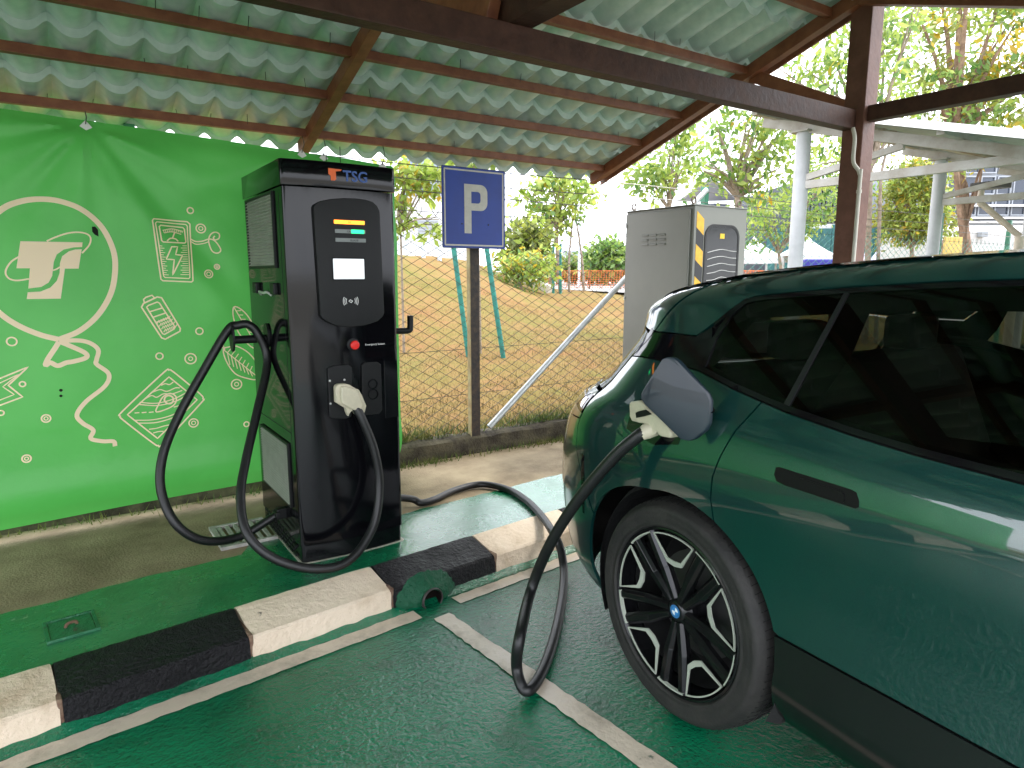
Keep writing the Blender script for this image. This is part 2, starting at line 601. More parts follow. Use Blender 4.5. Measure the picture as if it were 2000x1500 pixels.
# fence upstand: mossy concrete strip at the back of the pavement
def upstand():
    r = random.Random(8)
    V, F = [], []
    n = 220
    prof = [(4.300, 0.12), (4.302, 0.18), (4.31, 0.255), (4.335, 0.275), (4.40, 0.28), (4.46, 0.275), (4.47, 0.1)]
    k = len(prof)
    for i in range(n + 1):
        a = -6 + 22 * i / n
        for (nn, z) in prof:
            V.append((a, nn + r.uniform(-.007, .007), z + r.uniform(-.008, .008)))
    for i in range(n):
        for j in range(k - 1):
            F.append((i * k + j, i * k + j + 1, (i + 1) * k + j + 1, (i + 1) * k + j))
    return V, F
Thing('fence_footing', 'low mossy concrete footing running under the chain link fence', 'footing', BANG).mesh(upstand(), M_FK, smooth=True)

# lawn beyond the fence
def lawn_z(x, y):
    def ss(t):
        t = max(0, min(1, t))
        return t * t * (3 - 2 * t)
    n = x * NB.x + y * NB.y
    z = 0.245 + 0.020 * max(0, min(y, 32) - 6)
    z += 1.55 * ss((y - 7) / 12) * ss((2.2 - x) / 5.5)
    z += 0.03 * math.sin(x * 1.3 + 0.7 * y) * ss((n - 4.6) / 3) + 0.02 * math.sin(2.9 * x - 1.7 * y) * ss((n - 4.6) / 2)
    return z
def lawn_mat():
    m = bpy.data.materials.new('dry_lawn')
    nt, b = _nodes(m)
    N, L = nt.nodes, nt.links
    tc = N.new('ShaderNodeTexCoord')
    def noise(s, d, r=0.6):
        n = N.new('ShaderNodeTexNoise')
        n.inputs['Scale'].default_value, n.inputs['Detail'].default_value, n.inputs['Roughness'].default_value = s, d, r
        L.new(tc.outputs['Object'], n.inputs['Vector'])
        return n
    a, c, d = noise(0.45, 6), noise(3.5, 8, 0.7), noise(45, 4)
    r1 = N.new('ShaderNodeValToRGB')
    e = r1.color_ramp.elements
    e[0].position, e[0].color = 0.38, (0.214, 0.101, 0.041, 1)
    e[1].position, e[1].color = 0.62, (0.137, 0.137, 0.030, 1)
    e2 = r1.color_ramp.elements.new(0.5)
    e2.color = (0.226, 0.149, 0.053, 1)
    L.new(a.outputs['Fac'], r1.inputs[0])
    r2 = N.new('ShaderNodeValToRGB')
    r2.color_ramp.elements[0].position, r2.color_ramp.elements[0].color = 0.35, (0.249, 0.125, 0.059, 1)
    r2.color_ramp.elements[1].position, r2.color_ramp.elements[1].color = 0.68, (0.119, 0.137, 0.030, 1)
    L.new(c.outputs['Fac'], r2.inputs[0])
    mx = N.new('ShaderNodeMixRGB')
    mx.inputs[0].default_value = 0.5
    L.new(r1.outputs['Color'], mx.inputs[1])
    L.new(r2.outputs['Color'], mx.inputs[2])
    L.new(mx.outputs['Color'], b.inputs['Base Color'])
    b.inputs['Roughness'].default_value = 0.95
    b.inputs['Specular IOR Level'].default_value = 0.1
    bp = N.new('ShaderNodeBump')
    bp.inputs['Strength'].default_value, bp.inputs['Distance'].default_value = 0.8, 0.05
    L.new(d.outputs['Fac'], bp.inputs['Height'])
    L.new(bp.outputs['Normal'], b.inputs['Normal'])
    return m
def lawn_geo():
    V, F = [], []
    na, nn = 110, 60
    for j in range(nn + 1):
        n = 4.455 + (j / nn) ** 1.7 * 34
        for i in range(na + 1):
            a = -14 + 44 * i / na
            p = EB * a + NB * n
            V.append((p.x, p.y, lawn_z(p.x, p.y)))
    for j in range(nn):
        for i in range(na):
            F.append((j * (na + 1) + i, j * (na + 1) + i + 1, (j + 1) * (na + 1) + i + 1, (j + 1) * (na + 1) + i))
    return V, F
Thing('lawn', kind='structure').mesh(lawn_geo(), lawn_mat(), smooth=True)
# short dry grass on the near lawn, and weeds along the footing
def blades(n, f, w, seed):
    r = random.Random(seed)
    V, F = [], []
    for i in range(n):
        p, h = f(r)
        t = r.uniform(0, 2 * pi)
        d = Vector((math.cos(t), math.sin(t), 0))
        ln = Vector((r.uniform(-.6, .6), r.uniform(-.6, .6), 1)) * h
        k = len(V)
        V += [tuple(p - d * w), tuple(p + d * w), tuple(p + ln)]
        F.append((k, k + 1, k + 2))
    return V, F
def lawn_spot(r):
    a = r.uniform(0.8, 7.5)
    n = 4.5 + 9 * r.random() ** 1.6
    p = EB * a * (1 + (n - 4.5) * 0.05) + NB * n
    return Vector((p.x, p.y, lawn_z(p.x, p.y) - .005)), r.uniform(0.02, 0.055)
Thing('dry_grass', 'short straw coloured grass covering the lawn behind the fence', 'grass', kind='stuff').mesh(blades(42000, lawn_spot, 0.004, 2), mat('straw_grass', (0.15, 0.125, 0.036), 0.9, col2=(0.24, 0.16, 0.066), vscale=0.9), recalc=False)
def weed_spot(r):
    a = r.choice([r.uniform(1.6, 5.0), r.gauss(2.0, .25), r.gauss(3.3, .25), r.uniform(-1, 1.8)])
    n = r.choice([4.47 + abs(r.gauss(0, .06)), 4.28 - abs(r.gauss(0, .04)), 4.40])
    z = 0.27 if n > 4.3 else 0.135
    p = EB * a + NB * n
    return Vector((p.x, p.y, z)), r.uniform(0.03, 0.14) * (0.5 if n < 4.3 else 1)
Thing('footing_weeds', 'thin green weeds growing along the fence footing', 'weeds', kind='stuff').mesh(blades(2600, weed_spot, 0.004, 4), mat('green_weed', (0.06, 0.13, 0.02), 0.8, col2=(0.18, 0.17, 0.04), vscale=5), recalc=False)
# pale service road past the lawn
def road2():
    pts = [far(1090, 566, 34), far(1235, 577, 27), far(1600, 575, 30), far(2300, 570, 34), far(2300, 549, 80), far(1000, 549, 80)]
    return [(p.x, p.y, 0.80 if i < 4 else 0.95) for i, p in enumerate(pts)], [tuple(range(6))]
Thing('service_road', kind='structure').mesh(road2(), mat("pale_gravel_road", (0.30, 0.28, 0.26), 0.95, var=0.15, vscale=0.6))
# ================================================================== CANOPY OVER THE BAY
M_TIE = mat('dark_brown_timber', (0.042, 0.016, 0.010), 0.55, col2=(0.070, 0.029, 0.018), vscale=14, bump=0.25, bscale=40, rvar=0.1, spec=0.3)
M_POST = mat('brown_post_paint', (0.11, 0.046, 0.030), 0.5, col2=(0.16, 0.07, 0.048), vscale=10, bump=0.2, bscale=40, spec=0.3)
M_PUR = mat('red_brown_steel', (0.15, 0.042, 0.016), 0.5, col2=(0.22, 0.075, 0.030), vscale=12, bump=0.15, bscale=60)
def roof_mat():
    m = bpy.data.materials.new('painted_roof_sheet')
    nt, b = _nodes(m)
    N, L = nt.nodes, nt.links
    tc = N.new('ShaderNodeTexCoord')
    oi = N.new('ShaderNodeObjectInfo')
    n = N.new('ShaderNodeTexNoise')
    n.inputs['Scale'].default_value, n.inputs['Detail'].default_value = 16, 6
    L.new(tc.outputs['Object'], n.inputs['Vector'])
    ad = N.new('ShaderNodeMath')
    ad.operation = 'MULTIPLY_ADD'
    ad.inputs[1].default_value = 0.28
    L.new(oi.outputs['Random'], ad.inputs[0])
    L.new(n.outputs['Fac'], ad.inputs[2])
    r = N.new('ShaderNodeValToRGB')
    r.color_ramp.elements[0].position, r.color_ramp.elements[0].color = 0.35, (0.40, 0.51, 0.45, 1)
    r.color_ramp.elements[1].position, r.color_ramp.elements[1].color = 0.95, (0.60, 0.68, 0.60, 1)
    L.new(ad.outputs['Value'], r.inputs[0])
    L.new(r.outputs['Color'], b.inputs['Base Color'])
    b.inputs['Roughness'].default_value = 0.28
    b.inputs['Metallic'].default_value = 0.12
    return m
M_ROOF = roof_mat()
SLOPE = 0.322
def rz(n):                       # underside of the purlins
    return 2.311 + SLOPE * (4.2 - n)
RIDGE = 2.16
cn = Thing('car_port', 'brown framed canopy with pressed tile roof over the charging bay', 'canopy', BANG, (3.8, 2.16, 0))
WV, CO, DEP, STEP = 0.183, 0.385, 0.052, 0.034
def tile_geo():
    V, F = [], []
    n = 14
    rows = [(0.0, -0.004), (0.0, STEP), (-CO * 0.5, STEP * 0.5), (-CO, 0.0)]   # (towards the ridge is negative n), rise; the first two rows are the lip
    for (dn, up) in rows:
        for i in range(n + 1):
            t = i / n - 0.5
            z = -DEP * (1 - math.sin(pi / 2 * abs(2 * t) ** 2.5))      # broad trough, narrow rounded rib
            V.append((t * WV, dn, z - SLOPE * dn + up))
    for j in range(len(rows) - 1):
        for i in range(n):
            F.append((j * (n + 1) + i, j * (n + 1) + i + 1, (j + 1) * (n + 1) + i + 1, (j + 1) * (n + 1) + i))
    return V, F
tile_face = tile_geo
tile_me = make_mesh('roof_tile', tile_face(), M_ROOF, smooth=True, auto=0.9, recalc=False)
N0, A0, A1 = 4.42, -0.95, 3.90
roof_z = lambda n: rz(n) + 0.092
roof_part = cn.part('roof', tube([(-4.6, RIDGE, roof_z(RIDGE) - 0.01), (3.95, RIDGE, roof_z(RIDGE) - 0.01)], 0.09, 10), M_ROOF, smooth=True)
cols = int((A1 - A0) / WV)
for c in range(6):
    n = N0 - CO * c
    for i in range(cols):
        a = A1 - WV * (i + 0.5)
        o = bpy.data.objects.new('roof_tile', tile_me)
        COL.objects.link(o)
        o.parent = roof_part
        o.location = Vector((a, n, roof_z(n))) - cn.base
# the rest of the roof (left of the frame, ridge and far slope) joined
def rest():
    V, F = [], []
    tv, tf = tile_face()
    spots = []
    for c in range(6):
        n = N0 - CO * c
        for i in range(66):
            a = A1 - WV * (i + 0.5)
            if a < -4.6 or n - CO < RIDGE - 0.2:
                continue
            if i < cols:
                continue
            spots.append((a, n, 1))
    for c in range(6):
        for i in range(46):
            a = A1 - WV * (i + 0.5)
            spots.append((a, 2 * RIDGE - N0 + CO * c, -1))
    for a, n, s in spots:
        if s == -1 and n + CO > RIDGE + 0.2:
            continue
        k = len(V)
        zz = roof_z(n) if s == 1 else roof_z(2 * RIDGE - n)
        V += [(x + a, n + y * s, z + zz) for x, y, z in tv]
        F += [tuple(q + k for q in f) for f in tf]
    return V, F
cn.part('roof_sheet', rest(), M_ROOF, smooth=True, auto=0.9, kind='stuff', recalc=False)
def on_slope(n, dz=0.0):
    return (n, rz(n) + dz)
for n in (4.17, 3.765, 3.385, 2.86, 2.32):
    z = rz(n)
    cn.part('purlin', box(-4.6, 3.70, n - 0.021, n + 0.021, z, z + 0.045), M_PUR, bevel=0.003)
for n in (4.17, 3.6, 3.0, 2.4):
    z = rz(n)
    cn.part('purlin', box(-4.6, 3.70, 2 * RIDGE - n - 0.021, 2 * RIDGE - n + 0.021, z, z + 0.045), M_PUR, bevel=0.003)
for a in (3.715, 1.335, -1.05, -3.4):
    w = 0.058
    for s in (1, -1):
        nn = lambda n: n if s == 1 else 2 * RIDGE - n
        loop = [(a - w / 2, nn(4.33), rz(4.33) - 0.030), (a - w / 2, nn(RIDGE), rz(RIDGE) - 0.030), (a - w / 2, nn(RIDGE), rz(RIDGE) + 0.048), (a - w / 2, nn(4.33), rz(4.33) + 0.048)]
        cn.part('rafter', prism(loop, (w, 0, 0)), M_PUR, bevel=0.003)
cn.part('barge_board', prism([(3.885, 4.43, rz(4.43) + 0.02), (3.885, RIDGE, rz(RIDGE) + 0.02), (3.885, RIDGE, rz(RIDGE) + 0.115), (3.885, 4.43, rz(4.43) + 0.12)], (0.018, 0, 0)), M_PUR, bevel=0.002)
cn.part('tie_beam', box(-4.6, 3.74, 2.145, 2.215, 2.300, 2.402), M_TIE, bevel=0.004)
post = cn.part('post', box(3.742, 3.862, 2.102, 2.222, -0.02, rz(2.16) + 0.03), M_POST, bevel=0.005, label='dark brown corner post behind the parked car')
cn.part('post', box(-3.46, -3.34, 2.10, 2.22, -0.02, rz(2.16) + 0.03), M_POST, bevel=0.005)
cn.part('end_beam', box(3.768, 3.838, 0.02, 2.100, 2.338, 2.420), M_TIE, bevel=0.004)
cn.part('cross_beam', box(1.44, 1.545, 0.02, 2.30, 2.405, 2.515), M_TIE, bevel=0.004)
cn.part('cross_beam', box(-1.10, -1.00, 0.02, 2.30, 2.405, 2.515), M_TIE, bevel=0.004)
cn.part('brace', beam((3.80, 2.20, 2.42), (3.745, 2.84, rz(2.84) - 0.01), 0.05, 0.075), M_PUR, bevel=0.003)
cn.part('brace', beam((1.40, 2.20, 2.45), (1.36, 2.86, rz(2.86) - 0.01), 0.05, 0.075), M_PUR, bevel=0.003)
r3 = random.Random(17)
tips = []
for n in (4.17, 3.765, 3.385, 2.86):
    for k in range(26):
        a = 3.6 - k * WV * 1.02 + r3.uniform(-.02, .02)
        if a > -.9 and r3.random() < .55:
            z = rz(n) + .05
            nn = n + r3.choice((-.05, .05))
            tips.append(tube([(a, nn, z + .03), (a + r3.uniform(-.01, .01), nn + r3.uniform(-.01, .01), z - r3.uniform(.01, .035))], .0016, 4))
cn.part('screw_tips', join(*tips), mat('screw_dark', (.02, .02, .02), .6), kind='stuff')
# hazard tape on the lit face of the post
M_YEL = mat('hazard_yellow', (0.72, 0.40, 0.03), 0.5, var=0.15, vscale=20)
M_BLK = mat('hazard_black', (0.02, 0.02, 0.022), 0.5)
for k in range(6):
    z = 1.05 + k * 0.11
    sk = 0.07
    cn.part('hazard_stripe', prism([(3.8635, 2.104, z), (3.8635, 2.22, z + sk), (3.8635, 2.22, z + sk + 0.11), (3.8635, 2.104, z + 0.11)], (0.0015, 0, 0)), M_BLK if k % 2 else M_YEL, parent=post)
# white conduit down the post
M_COND = mat('conduit_plastic', (0.50, 0.47, 0.40), 0.5, var=0.1, vscale=10)
cd = Thing('conduit', 'white conduit pipe bent down the dark brown corner post', 'conduit', BANG, (3.72, 2.12, 0))
cd.part('pipe', tube(smooth_path([(3.70, 2.135, 2.30), (3.70, 2.12, 2.24), (3.705, 2.12, 2.12), (3.725, 2.09, 2.05), (3.728, 2.088, 1.9), (3.728, 2.088, 0.2)], 6), 0.0105, 10), M_COND, smooth=True)
for z in (1.95, 1.45, 0.9):
    cd.part('clip', tube([(3.728, 2.088, z), (3.728, 2.088, z + 0.018)], 0.014, 10), M_COND, smooth=True)

# slim post under the eave that carries the parking sign
ep = Thing('eave_post', 'rusty dark steel post under the eave, behind the blue sign', 'post', BANG, (2.59, 4.335, 0.27))
M_RPOST = mat('rust_black_steel', (0.012, 0.010, 0.010), 0.6, col2=(0.06, 0.035, 0.02), vscale=22, bump=0.3, bscale=90, detail=8)
ep.part('web', box(2.541, 2.617, 4.328, 4.336, 0.255, rz(4.33) - 0.002), M_RPOST, bevel=0.001)
ep.part('flange', box(2.534, 2.5405, 4.328, 4.372, 0.255, rz(4.35) - 0.002), mat('post_lit_side', (0.45, 0.38, 0.20), 0.7, col2=(0.30, 0.20, 0.09), vscale=9), bevel=0.001)  # ochre colour paints in the light falling on this side of the post

# parking sign
sg = Thing('parking_sign', 'square blue parking sign with white letter P and white border', 'sign', BANG, (2.51, 4.20, 1.69))
M_SBLUE = mat('sign_blue', (0.004, 0.038, 0.28), 0.5, var=0.12, vscale=4)
M_SWHITE = mat('sign_white', (0.50, 0.48, 0.42), 0.5, var=0.08, vscale=20)
sx0, sx1, sz0, sz1 = 2.243, 2.766, 1.690, 2.248
sg.part('panel', prism([(x, 4.200, z) for x, z in rrect(sx0, sx1, sz0, sz1, 0.012)], (0, 0.004, 0)), mat('sign_edge', (0.012, 0.016, 0.05), 0.5))
sg.part('face', prism([(x, 4.1988, z) for x, z in rrect(sx0 + 0.004, sx1 - 0.004, sz0 + 0.004, sz1 - 0.004, 0.010)], (0, 0.001, 0)), M_SBLUE)
def ring(x0, x1, z0, z1, w, y, r=0.008):
    a, b = rrect(x0, x1, z0, z1, r, 3), rrect(x0 + w, x1 - w, z0 + w, z1 - w, max(0.002, r - w), 3)
    n = len(a)
    V = [(x, y, z) for x, z in a] + [(x, y, z) for x, z in b]
    return V, [(i, (i + 1) % n, n + (i + 1) % n, n + i) for i in range(n)]
for z in (1.78, 2.16):
    sg.part('mounting_bracket', box(2.545, 2.60, 4.2045, 4.3275, z - .015, z + .015), M_RPOST)
sg.part('border', ring(sx0 + 0.016, sx1 - 0.016, sz0 + 0.016, sz1 - 0.016, 0.011, 4.1975), M_SWHITE)
def letter_p():
    x0, x1, z0, z1, st = 2.42, 2.612, 1.795, 2.135, 0.058
    zc = 1.955
    r = 0.055
    out = [(x0, z0), (x0 + st, z0), (x0 + st, zc - 0.0), (x1 - r, zc)]
    for k in range(1, 7):
        a = -pi / 2 + pi / 2 * k / 6
        out.append((x1 - r + r * math.cos(a), zc + r + r * math.sin(a)))
    for k in range(0, 7):
        a = pi / 2 * k / 6
        out.append((x1 - r + r * math.cos(a), z1 - r + r * math.sin(a)))
    out += [(x0, z1)]
    hole = [(x0 + st, z1 - 0.05)]
    r2 = 0.022
    xr, zt, zb = x1 - st, z1 - 0.05, zc + 0.05
    for k in range(0, 5):
        a = pi / 2 - pi / 2 * k / 4
        hole.append((xr - r2 + r2 * math.cos(a), zt - r2 + r2 * math.sin(a)))
    for k in range(0, 5):
        a = -pi / 2 * k / 4
        hole.append((xr - r2 + r2 * math.cos(a), zb + r2 + r2 * math.sin(a)))
    hole.append((x0 + st, zb))
    pts = [Vector(p) for p in out + hole]
    e = [(i, (i + 1) % len(out)) for i in range(len(out))] + [(len(out) + i, len(out) + (i + 1) % len(hole)) for i in range(len(hole))]
    v, _, f, _, _, _ = delaunay_2d_cdt(pts, e, [], 0, 1e-6)
    def inside(q, poly):
        c = False
        for i in range(len(poly)):
            (xa, ya), (xb, yb) = poly[i], poly[i - 1]
            if (ya > q[1]) != (yb > q[1]) and q[0] < (xb - xa) * (q[1] - ya) / (yb - ya) + xa:
                c = not c
        return c
    keep = []
    for q in f:
        cx = sum(v[i].x for i in q) / len(q)
        cz = sum(v[i].y for i in q) / len(q)
        if inside((cx, cz), out) and not inside((cx, cz), hole):
            keep.append(tuple(q))
    return [(p.x, 4.1972, p.y) for p in v], keep
sg.part('letter', letter_p(), M_SWHITE)
for x in (2.40, 2.62):
    sg.part('bolt', lathe((x, 4.1985, 1.86), (0, -1, 0), [(0, 0.006), (0.004, 0.005), (0.005, 0)], 8), M_BLK)
# ================================================================== BANNER
BN = 4.165
GROM = [(-6.0, 2.275), (-4.8, 2.272), (-3.5, 2.275), (-2.25, 2.27), (-1.05, 2.275), (0.185, 2.262), (1.285, 2.225), (1.415, 2.218), (1.80, 2.20)]
def ban_top(a):
    z = 2.300 - 0.048 * max(0, (a + 0.16)) ** 1.15 / 2.0 ** 0.15
    return z
def ban_bot(a):
    return 0.200 + 0.022 * max(0, a + 0.37)
def ban_y(a, z):
    d = 0.0
    for gx, gz in GROM:                                   # creases fanning out below each eyelet
        dx, dz = a - gx, gz - z
        r = math.hypot(dx, dz)
        if r < 1.6:
            th = math.atan2(dx, max(dz, 0.02))
            amp = 0.011 * math.exp(-r * 1.7) * min(1, r * 7)
            d += amp * math.sin(th * 9 + gx * 3) + 0.5 * amp * math.sin(th * 19 + 1 + gx)
    d += 0.012 * math.sin(1.9 * a + 0.8 * z) + 0.007 * math.sin(4.1 * a - 2.3 * z + 1.0)
    # one long diagonal pull from the eyelet to the lower right, and slack at the foot
    t = (a - 0.185) * 0.55 - (2.26 - z) * 0.45
    if z < 2.26:
        d += 0.013 * math.exp(-(t / 0.05) ** 2) * math.exp(-((a - 0.55) / 0.5) ** 2)
        d -= 0.011 * math.exp(-((t + 0.09) / 0.05) ** 2) * math.exp(-((a - 0.5) / 0.5) ** 2)
    lo = z - ban_bot(a)
    d += -0.022 * math.exp(-((lo - 0.16) / 0.10) ** 2) + 0.03 * math.exp(-(lo / 0.055) ** 2)
    up = ban_top(a) - z
    d += 0.035 * math.exp(-(up / 0.06) ** 2)
    return BN + d
def ban_mat():
    m = bpy.data.materials.new('green_pvc_banner')
    nt, b = _nodes(m)
    N, L = nt.nodes, nt.links
    tc = N.new('ShaderNodeTexCoord')
    n = N.new('ShaderNodeTexNoise')
    n.inputs['Scale'].default_value, n.inputs['Detail'].default_value = 1.1, 5
    L.new(tc.outputs['Object'], n.inputs['Vector'])
    r = N.new('ShaderNodeValToRGB')
    r.color_ramp.elements[0].position, r.color_ramp.elements[0].color = 0.35, (0.070, 0.40, 0.066, 1)
    r.color_ramp.elements[1].position, r.color_ramp.elements[1].color = 0.65, (0.105, 0.50, 0.095, 1)
    L.new(n.outputs['Fac'], r.inputs[0])
    L.new(r.outputs['Color'], b.inputs['Base Color'])
    b.inputs['Roughness'].default_value = 0.42
    tr = N.new('ShaderNodeBsdfTranslucent')                # daylight glows through the thin vinyl
    L.new(r.outputs['Color'], tr.inputs['Color'])
    mx = N.new('ShaderNodeMixShader')
    mx.inputs[0].default_value = 0.10
    out = N['Material Output']
    L.new(b.outputs['BSDF'], mx.inputs[1])
    L.new(tr.outputs['BSDF'], mx.inputs[2])
    L.new(mx.outputs['Shader'], out.inputs['Surface'])
    v = N.new('ShaderNodeTexNoise')
    v.inputs['Scale'].default_value, v.inputs['Detail'].default_value = 7, 6
    L.new(tc.outputs['Object'], v.inputs['Vector'])
    bp = N.new('ShaderNodeBump')
    bp.inputs['Strength'].default_value, bp.inputs['Distance'].default_value = 0.25, 0.02
    L.new(v.outputs['Fac'], bp.inputs['Height'])
    L.new(bp.outputs['Normal'], b.inputs['Normal'])
    return m
M_BAN = ban_mat()
bn = Thing('banner', 'large green vinyl banner printed with cream charging icons, hung behind the charger', 'banner', BANG, (0.2, BN, 0.2))
def ban_geo():
    V, F = [], []
    na, nz = 440, 130
    for j in range(nz + 1):
        for i in range(na + 1):
            a = -6.6 + (1.872 + 6.6) * i / na
            t = j / nz
            z = ban_bot(a) + (ban_top(a) - ban_bot(a)) * t
            V.append((a, ban_y(a, z), z))
    for j in range(nz):
        for i in range(na):
            F.append((j * (na + 1) + i, j * (na + 1) + i + 1, (j + 1) * (na + 1) + i + 1, (j + 1) * (na + 1) + i))
    return V, F
bn.part('sheet', ban_geo(), M_BAN, smooth=True, recalc=False)
def print_mat():
    m = bpy.data.materials.new('cream_print')
    nt, b = _nodes(m)
    b.inputs['Base Color'].default_value = (0.97, 0.76, 0.52, 1)
    b.inputs['Roughness'].default_value = 0.5
    tr = nt.nodes.new('ShaderNodeBsdfTranslucent')
    tr.inputs['Color'].default_value = (0.86, 0.72, 0.52, 1)
    mx = nt.nodes.new('ShaderNodeMixShader')
    mx.inputs[0].default_value = 0.06
    nt.links.new(b.outputs['BSDF'], mx.inputs[1])
    nt.links.new(tr.outputs['BSDF'], mx.inputs[2])
    nt.links.new(mx.outputs['Shader'], nt.nodes['Material Output'].inputs['Surface'])
    return m
M_PRINT = print_mat()
def bpt(x, y):
    q = onB(x, y, BN)
    return (q[0], q[2])
def resamp(P, closed, step=0.012):
    out = []
    n = len(P)
    for i in range(n if closed else n - 1):
        (xa, za), (xb, zb) = P[i], P[(i + 1) % n]
        k = max(1, int(math.hypot(xb - xa, zb - za) / step))
        out += [(xa + (xb - xa) * t / k, za + (zb - za) * t / k) for t in range(k)]
    if not closed:
        out.append(P[-1])
    return out
def stroke(P, w, closed=False, off=0.0025):
    P = resamp(P, closed)
    n = len(P)
    V, F = [], []
    for i in range(n):
        a = P[i - 1] if (closed or i) else P[i]
        b = P[(i + 1) % n] if (closed or i < n - 1) else P[i]
        dx, dz = b[0] - a[0], b[1] - a[1]
        l = math.hypot(dx, dz) or 1
        nx, nz = -dz / l * w / 2, dx / l * w / 2
        for s in (1, -1):
            x, z = P[i][0] + nx * s, P[i][1] + nz * s
            V.append((x, ban_y(x, z) - off, z))
    for i in range(n if closed else n - 1):
        j = (i + 1) % n
        F.append((2 * i, 2 * j, 2 * j + 1, 2 * i + 1))
    return V, F
def fill(P, off=0.003):
    P = resamp(P, True, 0.02)
    pts = [Vector(p) for p in P]
    v, _, f, _, _, _ = delaunay_2d_cdt(pts, [], [list(range(len(P)))], 1, 1e-6)
    return [(p.x, ban_y(p.x, p.y) - off, p.y) for p in v], [tuple(q) for q in f]
def disc(cx, cz, r, off=0.0025):
    P = [(cx + r * math.cos(t * pi / 8), cz + r * math.sin(t * pi / 8)) for t in range(16)]
    return fill(P, off)
def spx(pts, n=6, closed=False):
    P = [bpt(*p) for p in pts]
    if len(P) < 3:
        return P
    if closed:
        Q = smooth_path([Vector((p[0], 0, p[1])) for p in [P[-1]] + P + [P[0], P[1]]], n)
        Q = Q[n:-n - 1]
    else:
        Q = smooth_path([Vector((p[0], 0, p[1])) for p in P], n)
    return [(q.x, q.z) for q in Q]
z4 = lambda pts: [(x / 4.165, 360 + y / 4.165) for x, y in pts]        # readings taken off enlarged views
z3 = lambda pts: [(220 + x / 3.0, 400 + y / 3.0) for x, y in pts]
zL = lambda pts: [(x / 2.142, 350 + y / 2.142) for x, y in pts]
S1, S2 = 0.0105, 0.0075
# balloon with its knot and string
bal = z4([(480, 1262), (330, 1225), (150, 1150), (0, 1050), (-150, 890), (-235, 650), (-190, 400), (0, 210), (150, 140), (320, 118), (500, 140), (680, 215), (830, 350), (920, 530), (938, 690), (905, 880), (800, 1060), (650, 1190), (480, 1262)])
knot = z4([(480, 1280), (450, 1330), (390, 1420), (372, 1470), (410, 1450), (470, 1475), (540, 1450), (600, 1440), (700, 1410), (690, 1370), (560, 1310), (500, 1285)])
strng = z4([(480, 1275), (640, 1270), (740, 1295), (800, 1350), (785, 1430)]) + zL([(405, 775), (455, 815), (440, 865), (360, 930), (322, 985), (345, 1020), (390, 1050), (380, 1085), (430, 1097), (475, 1098), (482, 1118)])
bn.part('balloon_print', join(stroke(spx(bal), 0.027), stroke(spx(knot), 0.024, off=0.0031), stroke(spx(strng), 0.022, off=0.0036)), M_PRINT)
# letter T emblem with the S shaped cut and the orbit line
T1 = [(165, 462), (672, 472), (668, 510), (600, 513), (520, 530), (462, 570), (438, 630), (430, 700), (425, 745), (395, 800), (335, 835), (230, 848), (243, 683), (133, 683)]
T2 = [(665, 528), (640, 686), (528, 686), (495, 930), (217, 934), (225, 878), (330, 872), (410, 840), (462, 785), (485, 720), (488, 640), (505, 585), (560, 545), (610, 530)]
orb = [(380, 462), (450, 430), (550, 398), (640, 390), (710, 405), (738, 440), (725, 495), (668, 560)]
orb2 = [(150, 590), (90, 630), (50, 690), (48, 735), (80, 770), (140, 782), (235, 770)]
bn.part('emblem_print', join(fill([bpt(*p) for p in z4(T1)]), fill([bpt(*p) for p in z4(T2)]), stroke(spx(z4(orb)), 0.008), stroke(spx(z4(orb2)), 0.008), stroke(spx(z4([(430, 700), (460, 690), (488, 672)])), 0.007)), M_PRINT)
# charging station icon
st = []
P = lambda pts: [bpt(*q) for q in z3(pts)]
st.append(stroke(P([(232, 92), (240, 82), (440, 98), (456, 112), (470, 445), (462, 452), (295, 445), (284, 436)]), S2, True))
st.append(stroke(P([(250, 108), (258, 100), (432, 114), (441, 124), (452, 425), (446, 432), (308, 426), (300, 418)]), S2 * .8, True))
st.append(stroke(P([(272, 128), (282, 120), (415, 132), (424, 142), (432, 216), (424, 224), (296, 218), (286, 210)]), S2, True))
st.append(stroke(spx(z3([(292, 150), (350, 140), (415, 155)])), S2 * .7))
st.append(stroke(spx(z3([(300, 165), (350, 158), (405, 172)])), S2 * .7))
for k in range(11):
    x = 298 + k * 11
    st.append(stroke(P([(x, 150 - 8 * math.sin(k / 10 * pi)), (x + 3, 164 - 6 * math.sin(k / 10 * pi))]), S2 * .6))
st.append(stroke(spx(z3([(318, 212), (335, 198), (350, 196), (370, 200), (385, 214)])), S2))
st.append(stroke(P([(350, 197), (366, 160)]), S2))
st.append(stroke(P([(345, 246), (380, 246), (368, 292), (408, 296), (352, 412), (360, 322), (314, 318)]), S2, True))
for k in range(14):
    y = 240 + k * 13
    l = 24 if k % 2 else 14
    st.append(stroke(P([(272 + k * 2.2, y), (272 + k * 2.2 + l + 4, y + 2)]), S2 * .55))
    st.append(stroke(P([(436 + k * .8, y), (436 + k * .8 - l - 12 - k, y)]), S2 * .55))
st.append(stroke(spx(z3([(462, 200), (490, 214), (530, 212), (570, 200), (605, 215), (635, 260), (625, 280), (600, 280), (580, 260), (565, 210), (575, 175), (600, 160), (625, 170), (625, 195), (605, 205), (592, 195), (600, 182)])), S2))
st.append(stroke(spx(z3([(464, 215), (492, 230), (535, 226), (565, 216)])), S2 * .8))
bn.part('charger_print', join(*st), M_PRINT)
